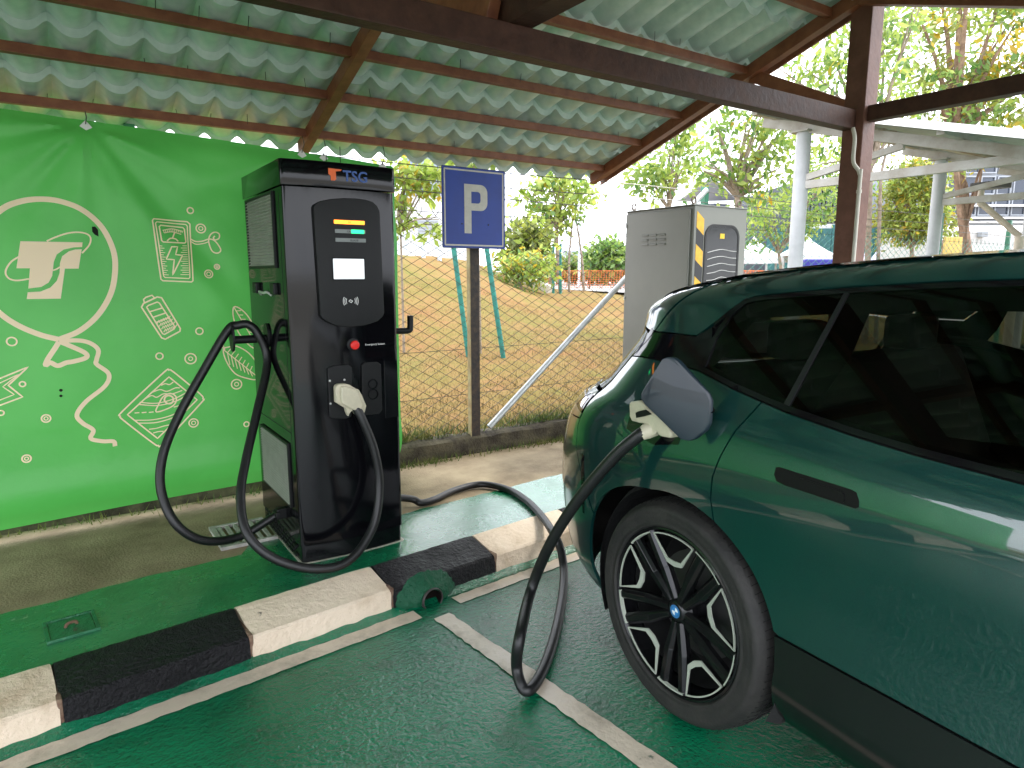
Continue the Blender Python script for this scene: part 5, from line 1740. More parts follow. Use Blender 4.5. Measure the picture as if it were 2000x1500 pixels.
# wheels -----------------------------------------------------------------
M_TYRE = mat('tyre_rubber', (0.010, 0.0095, 0.009), 0.7, col2=(0.022, 0.020, 0.018), vscale=8, bump=0.25, bscale=70)
M_RIM = mat('gloss_black_alloy', (0.008, 0.008, 0.009), 0.16, metal=0.3)
M_ACC = mat('pale_alloy_insert', (0.42, 0.45, 0.38), 0.35, metal=0.2)
M_DISC = mat('brake_disc_steel', (0.10, 0.10, 0.10), 0.4, metal=0.8)
WC = .380                      # wheel centre height
def wheel_geo(cx, s):
    """returns {part: geometry}; s = -1 right side. Wheel axis along y, face at y = s*WHEELY"""
    yf = s * WHEELY
    o = (cx, yf, WC)
    ax = (0, -s, 0)              # pointing into the car
    P = {}
    P['tyre'] = lathe(o, ax, [(.012, .283), (.002, .290), (-.004, .293), (-.005, .299), (-.003, .301), (-.0055, .312), (-.0075, .330), (-.006, .338), (-.0072, .341), (-.004, .352), (.003, .361), (.006, .362), (.014, .3695), (.030, .3755), (.06, .3785), (.13, .380), (.20, .3785), (.232, .375), (.252, .364), (.262, .345), (.26, .30), (.25, .283)], 72)
    P['rim'] = lathe(o, ax, [(.020, .274), (.006, .276), (.000, .281), (.002, .287), (.014, .288), (.05, .270), (.23, .262)], 64)
    P['barrel'] = lathe(o, ax, [(.07, .262), (.20, .258), (.205, .05), (.205, 0)], 48)
    P['brake_disc'] = lathe(o, ax, [(.13, .0), (.13, .185), (.155, .185), (.155, .0)], 40)
    def pol(r, deg, d):
        a = math.radians(deg)
        return (cx + r * math.cos(a), yf - s * d, WC + r * math.sin(a))
    sp_, ac = [], []
    for k in range(5):
        c = 20 + 72 * k
        # pale insert: outer arc, two flanks, inner bridge, as a raised band
        def bandpts(g):
            out = []
            for t in np.linspace(-1, 1, 9):
                out.append((.270 - g * .36, c + t * (20.3 - g * 75)))
            out.append((.170 + g * 1.25, c + 11.5 - g * 120))
            out.append((.160 + g * 1.5, c))
            out.append((.170 + g * 1.25, c - 11.5 + g * 120))
            return out
        A, B = bandpts(0.0), bandpts(0.0125)
        n = len(A)
        V = [pol(r, d, -.0005 + (.274 - r) * .10) for r, d in A] + [pol(r, d, -.0005 + (.274 - r) * .10) for r, d in B]
        V += [pol(r, d, .006 + (.274 - r) * .10) for r, d in A] + [pol(r, d, .004 + (.274 - r) * .10) for r, d in B]
        F = []
        for i in range(n):
            j = (i + 1) % n
            F += [(i, j, n + j, n + i), (i, 2 * n + i, 2 * n + j, j), (n + i, n + j, 3 * n + j, 3 * n + i)]
        ac.append((V, F))
        # thin arc between two inserts
        d0 = c + 36
        V, F = [], []
        for t in np.linspace(-13, 13, 9):
            V += [pol(.2735, d0 + t, -.0008), pol(.2685, d0 + t, -.0003), pol(.267, d0 + t, .012)]
        for i in range(8):
            F += [(3 * i, 3 * i + 1, 3 * i + 4, 3 * i + 3), (3 * i + 1, 3 * i + 2, 3 * i + 5, 3 * i + 4)]
        ac.append((V, F))
        # forked black spoke
        def bar(r0, a0, r1, a1, w0, w1, dd0, dd1, th):
            p, q = Vector(pol(r0, a0, 0)), Vector(pol(r1, a1, 0))
            d = (q - p).normalized()
            sd = Vector((0, 1, 0)).cross(d)
            yv = Vector((0, -s, 0))
            V = []
            for e, w, dd in ((p, w0, dd0), (q, w1, dd1)):
                V += [tuple(e - sd * w + yv * (dd + th * .35)), tuple(e - sd * w * .45 + yv * dd), tuple(e + sd * w * .45 + yv * dd), tuple(e + sd * w + yv * (dd + th * .35)), tuple(e + sd * w * .9 + yv * (dd + th)), tuple(e - sd * w * .9 + yv * (dd + th))]
            return V, [(0, 1, 2, 3, 4, 5), (11, 10, 9, 8, 7, 6)] + [(i, (i + 1) % 6, 6 + (i + 1) % 6, 6 + i) for i in range(6)]
        for g in (-1, 1):
            sp_.append(bar(.040, d0 + g * 16, .150, d0 + g * 12.5, .016, .021, .022, .012, .034))
            sp_.append(bar(.145, d0 + g * 12.5, .277, d0 + g * 9.5, .021, .021, .012, .003, .030))
    P['insert'] = ac
    P['spoke'] = sp_
    P['hub'] = lathe(o, ax, [(.0185, 0), (.0185, .028), (.021, .034), (.028, .040), (.04, .062), (.06, .066), (.10, .066)], 32)
    return P
def emblem_parts(cx, s):
    yf = s * WHEELY - s * .0178
    out = []
    def sector(r0, r1, d0, d1, y):
        V, F = [], []
        n = 8
        for i in range(n + 1):
            a = math.radians(d0 + (d1 - d0) * i / n)
            V += [(cx + r0 * math.cos(a), y, WC + r0 * math.sin(a)), (cx + r1 * math.cos(a), y, WC + r1 * math.sin(a))]
        return V, [(2 * i, 2 * i + 2, 2 * i + 3, 2 * i + 1) for i in range(n)]
    out.append(('emblem_ring', join(*[sector(.0140, .0225, 90 * k, 90 * k + 90, yf) for k in range(4)]), mat('emblem_ring_blue', (0.03, 0.14, 0.33), 0.3)))
    out.append(('emblem_white', join(sector(0, .0140, 0, 90, yf), sector(0, .0140, 180, 270, yf)), mat('emblem_white', (0.75, 0.77, 0.78), 0.3)))
    out.append(('emblem_blue', join(sector(0, .0140, 90, 180, yf), sector(0, .0140, 270, 360, yf)), mat('emblem_sky_blue', (0.02, 0.20, 0.50), 0.3)))
    return out
for cx in (0.0, 3.0):
    for s in (-1, 1):
        G = wheel_geo(cx, s)
        wt = car.part('wheel', G['rim'], M_RIM, smooth=True, auto=.6)
        car.part('tyre', G['tyre'], M_TYRE, parent=wt, smooth=True, auto=1.2)
        car.part('barrel', G['barrel'], M_DARK, parent=wt, smooth=True)
        car.part('brake_disc', G['brake_disc'], M_DISC, parent=wt, smooth=True, auto=.6)
        car.part('hub', G['hub'], M_RIM, parent=wt, smooth=True)
        for g in G['spoke']:
            car.part('spoke', g, M_RIM, parent=wt, bevel=.002)
        for g in G['insert']:
            car.part('insert', g, M_ACC, parent=wt)
        for nme, g, m in emblem_parts(cx, s):
            car.part(nme, g, m, parent=wt, recalc=False)
        if cx == 0.0:
            # tread blocks: fine sipes cut across the shoulder
            gs = []
            for k in range(90):
                a = 2 * pi * k / 90
                c, d = math.cos(a), math.sin(a)
                p = [(cx + .3725 * c, s * (WHEELY - .020), WC + .3725 * d), (cx + .3794 * math.cos(a + .012), s * (WHEELY - .06), WC + .3794 * math.sin(a + .012)), (cx + .3808 * math.cos(a + .03), s * (WHEELY - .125), WC + .3808 * math.sin(a + .03))]
                gs.append(tube(p, .0018, 4))
            car.part('tread_sipes', join(*gs), M_DARK, parent=wt, kind='stuff')
            for w_ in (.066, .115, .165):
                car.part('tread_groove', lathe((cx, s * WHEELY, WC), (0, -s, 0), [(w_ - .005, .3785), (w_ - .004, .3808), (w_ + .004, .3808), (w_ + .005, .3785)], 72), M_DARK, parent=wt, smooth=True)
        # wheel arch liner
        V, F = [], []
        n = 26
        for i in range(n + 1):
            a = math.radians(-25 + 230 * i / n)
            for d, r in ((.012, AR + .006), (.05, AR + .03), (.32, AR + .03)):
                V.append((cx + r * math.cos(a), s * (.955 - d), .385 + r * math.sin(a)))
        for i in range(n):
            for k in range(2):
                F.append((3 * i + k, 3 * i + k + 1, 3 * i + k + 4, 3 * i + k + 3))
        V.append((cx, s * (.955 - .32), .385))
        F += [(3 * i + 2, 3 * i + 5, len(V) - 1) for i in range(n)]
        car.part('arch_liner', (V, F), mat('arch_liner', (0.008, 0.008, 0.008), 0.9, bump=.4, bscale=60))
# ================================================================== WHITE STEEL CANOPY NEXT DOOR
wc = Thing('steel_shelter', 'white painted steel shelter with round columns and sheet roof beyond the bay', 'shelter', BANG, (6.09, 4.0, 0.13))
M_WST = mat('old_white_steel', (0.44, 0.43, 0.40), 0.5, col2=(0.30, 0.27, 0.22), vscale=5, bump=0.15, bscale=50, detail=8)
M_WCOL = mat('white_column', (0.44, 0.45, 0.46), 0.45, var=0.1, vscale=4, bump=0.15, bscale=40)
M_RUST = mat('rusty_purlin', (0.22, 0.10, 0.05), 0.8, col2=(0.40, 0.33, 0.26), vscale=6)
wz = lambda n: 2.745 + 0.272 * (n - 3.208)
for a in (6.09, 8.89, 11.7):
    cl = wc.part('column', tube([(a, 4.0, 0.12), (a, 4.0, wz(4.0) - 0.10)], 0.070, 24), M_WCOL, smooth=True, auto=.9)
    wc.part('cap_plate', box(a - .10, a + .10, 3.90, 4.10, wz(4.0) - .105, wz(4.0) - .09), M_WST, parent=cl)
    wc.part('rafter', beam((a, 4.45, wz(4.45) - .055), (a, 0.9, wz(0.9) - .055), .06, .09), M_WST, bevel=.003)
    wc.part('chord', beam((a, 3.94, 2.365), (a, 1.9, 2.365), .05, .075), M_WST, bevel=.003)
    wc.part('brace', beam((a, 3.95, 2.43), (a, 3.05, wz(3.05) - .11), .045, .06), M_WST, bevel=.003)
for n in (4.3, 3.45, 2.6, 1.75, 1.0):
    wc.part('purlin', box(5.72, 12.4, n - .03, n + .03, wz(n) - .012, wz(n) + .030), M_RUST if n in (3.45, 1.75) else M_WST)
def corr():
    V, F = [], []
    na = 7 * 38
    for i in range(na + 1):
        a = 5.66 + 6.9 * i / na
        d = .014 * math.sin(2 * pi * i / 7)
        V += [(a, 4.55, wz(4.55) + .045 + d), (a, 0.8, wz(0.8) + .045 + d)]
    return V, [(2 * i, 2 * i + 2, 2 * i + 3, 2 * i + 1) for i in range(na)]
wc.part('roof_sheet', corr(), mat('zinc_sheet', (0.42, 0.43, 0.43), 0.5, var=0.12, vscale=3), smooth=True, recalc=False)
wc.part('verge_trim', prism([(5.65, 4.56, wz(4.56) + .015), (5.65, .79, wz(.79) + .015), (5.65, .79, wz(.79) + .075), (5.65, 4.56, wz(4.56) + .075)], (.02, 0, 0)), mat('white_trim', (0.78, 0.78, 0.76), 0.4))
# lamp on a bent arm below the shelter roof
fl_ = Thing('flood_lamp', 'dark flood lamp on a bent pale pipe under the white shelter', 'lamp')
pA, pB, pC = far(1914, 395, 8.4), far(1917, 372, 8.4), far(1992, 462, 8.1)
fl_.base = Vector((pC.x, pC.y, pC.z))
fl_.part('arm', tube(smooth_path([pC, (pA + pC) / 2, pA + (pC - pA) * .12, pA, pB], 5), .035, 12), mat('pale_pipe', (0.55, 0.47, 0.38), 0.6, var=.15, vscale=8), smooth=True)
q0 = far(1885, 372, 8.4)
fl_.part('housing', beam(far(1912, 363, 8.4), far(1958, 362, 8.6), .22, .085), mat('lamp_housing', (0.045, 0.045, 0.04), 0.5), bevel=.01)
fl_.part('support', tube([pC, Vector((pC.x, pC.y, 0.0))], .05, 12), MATS['pale_pipe'], smooth=True)

# ================================================================== TREES
def leaf_mat(name, c1, c2):
    m = bpy.data.materials.new(name)
    nt, b = _nodes(m)
    N, L = nt.nodes, nt.links
    g = N.new('ShaderNodeNewGeometry')
    r = N.new('ShaderNodeValToRGB')
    r.color_ramp.elements[0].color, r.color_ramp.elements[1].color = (*c1, 1), (*c2, 1)
    L.new(g.outputs['Random Per Island'], r.inputs[0])
    L.new(r.outputs['Color'], b.inputs['Base Color'])
    b.inputs['Roughness'].default_value = 0.45
    tr = N.new('ShaderNodeBsdfTranslucent')
    hs = N.new('ShaderNodeHueSaturation')
    hs.inputs['Value'].default_value = 1.6
    L.new(r.outputs['Color'], hs.inputs['Color'])
    L.new(hs.outputs['Color'], tr.inputs['Color'])
    mx = N.new('ShaderNodeMixShader')
    mx.inputs[0].default_value = 0.45
    L.new(b.outputs['BSDF'], mx.inputs[1])
    L.new(tr.outputs['BSDF'], mx.inputs[2])
    L.new(mx.outputs['Shader'], N['Material Output'].inputs['Surface'])
    return m
LM = {'lime': leaf_mat('lime_leaves', (0.154, 0.231, 0.035), (0.339, 0.400, 0.092)),
      'green': leaf_mat('green_leaves', (0.055, 0.132, 0.031), (0.200, 0.293, 0.070)),
      'olive': leaf_mat('olive_leaves', (0.070, 0.108, 0.020), (0.262, 0.277, 0.055)),
      'yellow': leaf_mat('yellow_leaves', (0.308, 0.200, 0.015), (0.385, 0.323, 0.039))}
M_BARK = mat('pale_bark', (0.18, 0.14, 0.10), 0.9, col2=(0.30, 0.24, 0.19), vscale=10, bump=.5, bscale=40)
M_BARKD = mat('brown_bark', (0.15, 0.09, 0.06), 0.9, col2=(0.28, 0.19, 0.13), vscale=10, bump=.5, bscale=40)
def crown_geo(blobs, n, size, seed, clump=16, spread=0.22, droop=0.5, sizevar=.4):
    r = np.random.RandomState(seed)
    vols = np.array([b[1][0] * b[1][1] * b[1][2] for b in blobs]) ** 0.7
    vols = vols / vols.sum()
    V = np.zeros((n * 4, 3))
    k = 0
    cl = None
    for i in range(n):
        if i % clump == 0:
            bi = r.choice(len(blobs), p=vols)
            c, rad = blobs[bi]
            d = r.normal(size=3)
            d /= np.linalg.norm(d)
            rr = r.uniform(.25, 1.0) ** .55
            cl = np.array(c) + d * rr * np.array(rad)
            cdir = d
        p = cl + r.normal(size=3) * spread * np.array([1, 1, .75])
        ax = r.normal(size=3) + cdir * .6
        ax[2] -= droop
        ax /= np.linalg.norm(ax)
        sd = np.cross(ax, r.normal(size=3))
        sd /= np.linalg.norm(sd) + 1e-9
        l = size * r.uniform(1 - sizevar, 1 + sizevar)
        w = l * .21
        V[k:k + 4] = [p, p + ax * l * .45 + sd * w, p + ax * l, p + ax * l * .45 - sd * w]
        k += 4
    F = np.arange(n * 4).reshape(n, 4)
    return V, F
def tree(name, label, base, blobs, n, size, seed, kinds, trunk_r=.07, fork=None, bark=None, extra=(), group=None, **k):
    t = Thing(name, label, 'tree', 0.0, tuple(base), group)
    base = Vector(base)
    r = random.Random(seed)
    if fork is None:
        cz = Vector(blobs[0][0])
        fork = base.lerp(Vector((cz.x, cz.y, cz.z - blobs[0][1][2] * .7)), .8)
    fork = Vector(fork)
    g = [tube(smooth_path([base - Vector((0, 0, .1)), base.lerp(fork, .5) + Vector((r.uniform(-.06, .06), r.uniform(-.06, .06), 0)), fork], 4), [trunk_r * (1 - .35 * i / 8) for i in range(9)], 10)]
    for c, rad in blobs:
        c = Vector(c)
        for q in range(3):
            e = c + Vector((r.uniform(-.7, .7) * rad[0], r.uniform(-.7, .7) * rad[1], r.uniform(-.2, .8) * rad[2]))
            mid = fork.lerp(e, .45) + Vector((r.uniform(-.1, .1), r.uniform(-.1, .1), .12 * (e - fork).length))
            g.append(tube(smooth_path([fork, mid, e], 4), [trunk_r * .55 * (1 - .85 * i / 8) + .004 for i in range(9)], 6))
    for pts in extra:
        g.append(tube(smooth_path(pts, 4), [trunk_r * .6 * (1 - .5 * i / max(1, 4 * (len(pts) - 1))) for i in range(4 * (len(pts) - 1) + 1)], 8))
    t.part('trunk', join(*g), bark or M_BARK, smooth=True)
    V, F = crown_geo(blobs, n, size, seed, **k)
    me = bpy.data.meshes.new('crown')
    me.vertices.add(len(V))
    me.vertices.foreach_set('co', (V - np.array(base)).ravel())
    me.loops.add(F.size)
    me.loops.foreach_set('vertex_index', F.ravel())
    me.polygons.add(len(F))
    me.polygons.foreach_set('loop_start', np.arange(0, F.size, 4))
    for kk in kinds:
        me.materials.append(LM[kk[0]])
    w = np.array([kk[1] for kk in kinds], float)
    idx = np.random.RandomState(seed + 1).choice(len(kinds), size=(len(F) + 15) // 16, p=w / w.sum())
    me.polygons.foreach_set('material_index', np.repeat(idx, 16)[:len(F)])
    me.update()
    o = bpy.data.objects.new('crown', me)
    COL.objects.link(o)
    o.parent = t.root
    return t
def blob(x, y, Y, rx, rz, ry=None):
    p = far(x, y, Y)
    s = Y / FPX
    return ((p.x, p.y, p.z), (rx * s, (ry if ry else rx) * s, rz * s))
def gnd(x, Y, z=None):
    p = far(x, 540, Y)
    return (p.x, p.y, lawn_z(p.x, p.y) if z is None else z)
tree('young_tree', 'young lime green tree on the lawn between blue sign and cabinet', gnd(1096, 31), [blob(1085, 390, 31, 52, 34), blob(1040, 385, 31, 35, 20), blob(1130, 375, 31, 42, 22), blob(1085, 430, 31, 40, 22), blob(1095, 355, 31, 50, 20)], 1300, .36, 21,
     [('lime', 6), ('green', 2), ('yellow', .6)], .11, spread=.32, extra=[[Vector(gnd(1074, 31)), far(1078, 500, 31), far(1090, 440, 31)], [Vector(gnd(1112, 31)), far(1112, 500, 31), far(1120, 420, 31)], [Vector(gnd(1141, 31)), far(1136, 500, 31), far(1125, 430, 31)]])
tree('young_tree', 'pale young tree rising behind the grey cabinet, just right of the roof edge', gnd(1300, 21), [blob(1310, 330, 21, 62, 42), blob(1265, 355, 21, 44, 34), blob(1350, 290, 21, 34, 46), blob(1320, 250, 21, 30, 40)], 1000, .26, 22, [('green', 4), ('lime', 6), ('yellow', .15)], .07, spread=.22)
tree('forked_tree', 'tree with pale forked trunk right of the cabinet', gnd(1440, 13.5), [blob(1430, 290, 13.5, 60, 55), blob(1500, 320, 13.5, 60, 60), blob(1390, 330, 13.5, 42, 40), blob(1450, 225, 13.5, 75, 40), blob(1530, 250, 13.5, 60, 60), blob(1480, 390, 13.5, 50, 35)], 1500, .17, 23,
     [('lime', 6), ('green', 4), ('yellow', .15)], .085, fork=far(1441, 385, 13.5), spread=.14, clump=12)
tree('leafy_tree', 'leafy tree with twin pale trunks behind the brown corner post', gnd(1700, 11.5), [blob(1620, 110, 11.5, 70, 80), blob(1560, 170, 11.5, 55, 60), blob(1700, 100, 11.5, 80, 90), blob(1760, 215, 11.5, 80, 55), blob(1640, 250, 11.5, 60, 50), blob(1610, 330, 11.5, 55, 50), blob(1750, 40, 11.5, 70, 60)], 1900, .15, 24,
     [('green', 5), ('lime', 6), ('yellow', .2)], .06, fork=far(1700, 330, 11.5), spread=.13, clump=12, extra=[[Vector(gnd(1722, 11.5)), far(1718, 420, 11.5), far(1725, 320, 11.5), far(1760, 220, 11.5)]])
tree('dense_tree', 'big dense tree filling the top right corner above the white shelter', gnd(1930, 14, .1), [blob(1860, 80, 14, 110, 110), blob(1960, 60, 14, 110, 120), blob(2060, 130, 14, 110, 130), blob(1820, 190, 14, 80, 60), blob(1940, 200, 14, 100, 60), blob(1880, -40, 14, 140, 80)], 5200, .17, 25,
     [('olive', 5), ('lime', 4), ('green', 4), ('yellow', 1.3)], .12, spread=.16, bark=M_BARKD)
tree('round_tree', 'round dense yellow-green tree under the shelter, between its columns', gnd(1790, 17, .1), [blob(1785, 395, 17, 62, 62), blob(1760, 440, 17, 50, 40), blob(1830, 430, 17, 45, 50), blob(1790, 350, 17, 45, 40)], 6500, .13, 26, [('olive', 5), ('lime', 4), ('yellow', 1)], .07, spread=.13)
tree('hedge_tree', 'light green bushy tree behind the left round column', gnd(1540, 22, .3), [blob(1520, 430, 22, 60, 50), blob(1580, 400, 22, 60, 60), blob(1470, 440, 22, 40, 40), blob(1640, 350, 22, 60, 70)], 2700, .17, 27, [('lime', 5), ('green', 5)], .07, spread=.2)
tree('bare_tree', 'thin brown tree with a bare Y fork beside the right column', gnd(1893, 10.6, .1), [blob(1862, 300, 10.6, 26, 18), blob(1905, 290, 10.6, 30, 18)], 500, .14, 28, [('lime', 3), ('yellow', 2)], .045, fork=far(1886, 442, 10.6), bark=M_BARKD, spread=.12)
tree('tall_sapling', 'slim lime green sapling seen right beside the charging station', gnd(785, 9.5), [blob(780, 360, 9.5, 26, 40), blob(800, 345, 9.5, 30, 22), blob(775, 425, 9.5, 22, 34), blob(845, 350, 9.5, 18, 26), blob(850, 440, 9.5, 14, 20)], 900, .13, 29, [('lime', 8), ('yellow', .8)], .02, spread=.09)
sk = tree('staked_sapling', 'thin sapling held between two teal stakes behind the sign', gnd(937, 9.4), [blob(930, 300, 9.4, 50, 40), blob(905, 420, 9.4, 22, 30)], 600, .13, 30, [('lime', 6), ('green', 2)], .022, spread=.1)
M_TEAL = mat('teal_paint', (0.012, 0.15, 0.12), 0.55, var=.25, vscale=8)
for x0, y0, x1, y1, lab in ((916, 706, 884, 470, 'teal tree stake left of the sign post'), (984, 692, 948, 468, 'teal tree stake right of the sign post')):
    b_ = far(x0, y0, 9.2)
    tp = far(x1, y1, 9.2)
    b_.z = lawn_z(b_.x, b_.y) - .05
    Thing('tree_stake', lab, 'stake', 0.0, tuple(b_), 'stakes of the sapling').mesh(tube([b_, b_.lerp(tp, .5), tp], .034, 8), M_TEAL, smooth=True, auto=.9)
def bush(name, label, x, Y, blobs, n, size, seed, kinds, **k):
    t = tree(name, label, gnd(x, Y), blobs, n, size, seed, kinds, .05, **k)
    t.root['category'] = 'bush'
bush('round_bush', 'round dark green bush on the horizon left of the cabinet', 1190, 44, [blob(1190, 505, 44, 28, 24), blob(1172, 512, 44, 16, 16), blob(1206, 512, 44, 16, 18)], 2600, .5, 31, [('green', 6), ('lime', 2)], spread=.45)
bush('wild_shrub', 'grey green wispy shrub right of the blue sign', 1015, 27, [blob(1010, 480, 27, 26, 34), blob(1040, 480, 27, 22, 40), blob(1045, 450, 27, 16, 20)], 1700, .34, 32, [('olive', 5), ('lime', 3)], spread=.3)
bush('flowering_shrub', 'low shrub with orange yellow flowers on the lawn', 1020, 24, [blob(1010, 525, 24, 34, 16), blob(1045, 532, 24, 24, 16), blob(1060, 510, 24, 16, 14), blob(985, 520, 24, 16, 12)], 1200, .22, 33, [('lime', 5), ('green', 3), ('yellow', 1.6)], spread=.34)
bush('low_hedge', 'low green hedge behind the orange barrier', 1130, 48, [blob(1105, 522, 48, 30, 14), blob(1150, 526, 48, 30, 12), blob(1075, 525, 48, 26, 14)], 1500, .5, 34, [('green', 4), ('olive', 4)], spread=.4)

# ================================================================== FAR BUILDINGS AND SITE
def bld(name, label, cat, x0, x1, ytop, ybot, Y, depth, m, cols=0, rows=0, pane=None, base_z=0.0, marg=.12):
    p0, p1 = far(x0, ytop, Y), far(x1, ytop, Y)
    z0 = base_z
    t = Thing(name, label, cat, 0.0, ((p0.x + p1.x) / 2, Y, z0))
    t.part('wall', box(p0.x, p1.x, Y, Y + depth, z0, p0.z), m)
    zb = far(x0, ybot, Y).z
    if cols:
        cw, rh = (p1.x - p0.x) / cols, (p0.z - zb) / rows
        for i in range(cols):
            for j in range(rows):
                xa, za = p0.x + i * cw, zb + j * rh
                wn_ = t.part('window', join(box(xa + cw * marg * .5, xa + cw * marg, Y - .12, Y - .005, za + rh * marg * .5, za + rh * (1 - marg * .5)), box(xa + cw * (1 - marg), xa + cw * (1 - marg * .5), Y - .12, Y - .005, za + rh * marg * .5, za + rh * (1 - marg * .5)),
                                            box(xa + cw * marg, xa + cw * (1 - marg), Y - .12, Y - .005, za + rh * marg * .5, za + rh * marg), box(xa + cw * marg, xa + cw * (1 - marg), Y - .12, Y - .005, za + rh * (1 - marg), za + rh * (1 - marg * .5))), m)
                t.part('pane', box(xa + cw * marg, xa + cw * (1 - marg), Y - .04, Y - .01, za + rh * marg, za + rh * (1 - marg)), pane, parent=wn_)
    return t
M_BW = mat('building_white', (0.50, 0.50, 0.50), 0.7, var=.05, vscale=.5)
M_BG = mat('building_grey', (0.27, 0.29, 0.32), 0.6, var=.06, vscale=.5)
M_BD = mat('building_navy', (0.035, 0.042, 0.065), 0.5, var=.15, vscale=.6)
M_PANE = mat('blue_grey_pane', (0.18, 0.22, 0.30), 0.12, var=.15, vscale=.4)
M_PANED = mat('dark_pane', (0.03, 0.04, 0.06), 0.1)
bld('office_block', 'blue grey glazed office block far behind the blue sign', 'building', 784, 905, 250, 384, 75, 20, M_BG, 5, 5, M_PANE)
wb = bld('white_building', 'plain white building in front of the glazed office block', 'building', 770, 915, 383, 470, 62, 10, M_BW)
for i in range(5):
    p0, p1 = far(815, 430 + i * 6, 61.9), far(856, 433 + i * 6, 61.9)
    wb.part('louvre', box(p0.x, p1.x, 61.85, 61.99, p1.z, p0.z), M_BG)
gq = Thing('guard_rail', 'pale blue grey guard rail along the top of the lawn bank', 'railing', 0.0, tuple(far(820, 490, 21)))
M_RAIL = mat('pale_rail', (0.50, 0.56, 0.62), 0.5, var=.1, vscale=3)
gq.part('top_rail', beam(far(745, 456, 21), far(905, 482, 21), .08, .16), M_RAIL)
gq.part('low_rail', beam(far(745, 470, 21), far(905, 492, 21), .06, .08), M_RAIL)
for x, y in ((765, 459), (792, 464), (826, 469), (858, 474), (890, 480)):
    p = far(x, y, 21.05)
    gq.part('rail_post', box(p.x - .06, p.x + .06, p.y - .06, p.y + .06, p.z - 1.0, p.z), M_RAIL)
sh = bld('white_shed', 'small white shed with shallow roof on the horizon', 'building', 1110, 1168, 497, 520, 70, 8, M_BW)
p0, p1 = far(1100, 494, 69.5), far(1172, 497, 69.5)
sh.part('roof', beam((p0.x, 69.5, p0.z), (p1.x, 69.5, p1.z), 1.5, .5), M_BG)
p0, p1 = far(1136, 518, 69.9), far(1155, 535, 69.9)
sh.part('door', box(p0.x, p1.x, 69.8, 69.95, p1.z, p0.z), mat('door_brown', (.12, .05, .04), .7))
gb = bld('grey_roof_building', 'building with a grey overhanging roof behind the cabinet', 'building', 1352, 1420, 398, 460, 42, 8, M_BD, 3, 1, M_PANED)
a_, b_, c_, d_ = far(1322, 394, 40), far(1392, 345, 40), far(1440, 350, 44), far(1440, 392, 44)
gb.part('roof', prism([a_, b_, c_, d_], (0, .5, .05)), mat('grey_fascia', (.30, .30, .31), .6))
db = bld('slatted_building', 'dark navy slatted building between the left column and the corner post', 'building', 1560, 1662, 352, 455, 38, 10, M_BD)
for i in range(14):
    p0, p1 = far(1562 + i * 7.2, 355, 37.95), far(1564.5 + i * 7.2, 452, 37.95)
    db.part('slat', box(p0.x, p1.x, 37.86, 37.99, p1.z, p0.z), mat('navy_slat', (.05, .06, .085), .5))
p0, p1 = far(1560, 440, 37.5), far(1665, 452, 37.5)
db.part('canopy_slab', box(p0.x, p1.x, 36.5, 37.9, p1.z, p0.z), M_BW)
nb_ = bld('glazed_building', 'dark glazed building beyond the bare forked tree', 'building', 1852, 2080, 300, 424, 33, 10, M_BG, 7, 3, M_PANED)
for y in (400, 424, 432):
    p0, p1 = far(1850, y, 32.8), far(2085, y + 4, 32.8)
    nb_.part('sill_band', box(p0.x, p1.x, 32.6, 32.98, p1.z, p0.z), M_BW)
lw = bld('site_cabin', 'low white site cabin with rounded roof right of the yellow board', 'building', 1838, 2080, 452, 500, 19, 3, M_BW)
p0, p1 = far(1834, 446, 18.8), far(2085, 446, 18.8)
lw.part('roof', tube([(p0.x, 19.3, p0.z - .12), (p1.x, 19.3, p1.z - .12)], .22, 12), mat('cabin_roof', (.8, .8, .78), .5), smooth=True)
p = far(1919, 458, 18.9)
lw.part('wall_lamp', box(p.x - .09, p.x + .09, 18.8, 19.0, p.z - .07, p.z + .07), M_BG, bevel=.01)
yb = Thing('yellow_board', 'yellow board standing between the right column and the bare tree', 'board', 0.0, tuple(far(1863, 500, 13)))
p0, p1 = far(1846, 463, 13), far(1882, 463, 13)
yb.part('panel', box(p0.x, p1.x, 13, 13.04, 1.2, p0.z), mat('board_yellow', (.55, .38, .10), .6, var=.15, vscale=3), bevel=.005)
for x in (p0.x + .03, p1.x - .03):
    yb.part('leg', box(x - .02, x + .02, 13.045, 13.09, -.05, p0.z - .05), M_BARKD)
ho = Thing('hoarding', 'dark teal hoarding behind the white tents', 'hoarding', 0.0, tuple(far(1700, 540, 36)))
M_HO = mat('hoarding_teal', (.012, .085, .085), .6, var=.15, vscale=.4)
for i in range(9):
    p0, p1 = far(1500 + i * 42, 446, 36), far(1541 + i * 42, 446, 36)
    ho.part('panel', box(p0.x, p1.x, 36, 36.1, 0, p0.z + (.2 if i % 2 else 0)), M_HO)
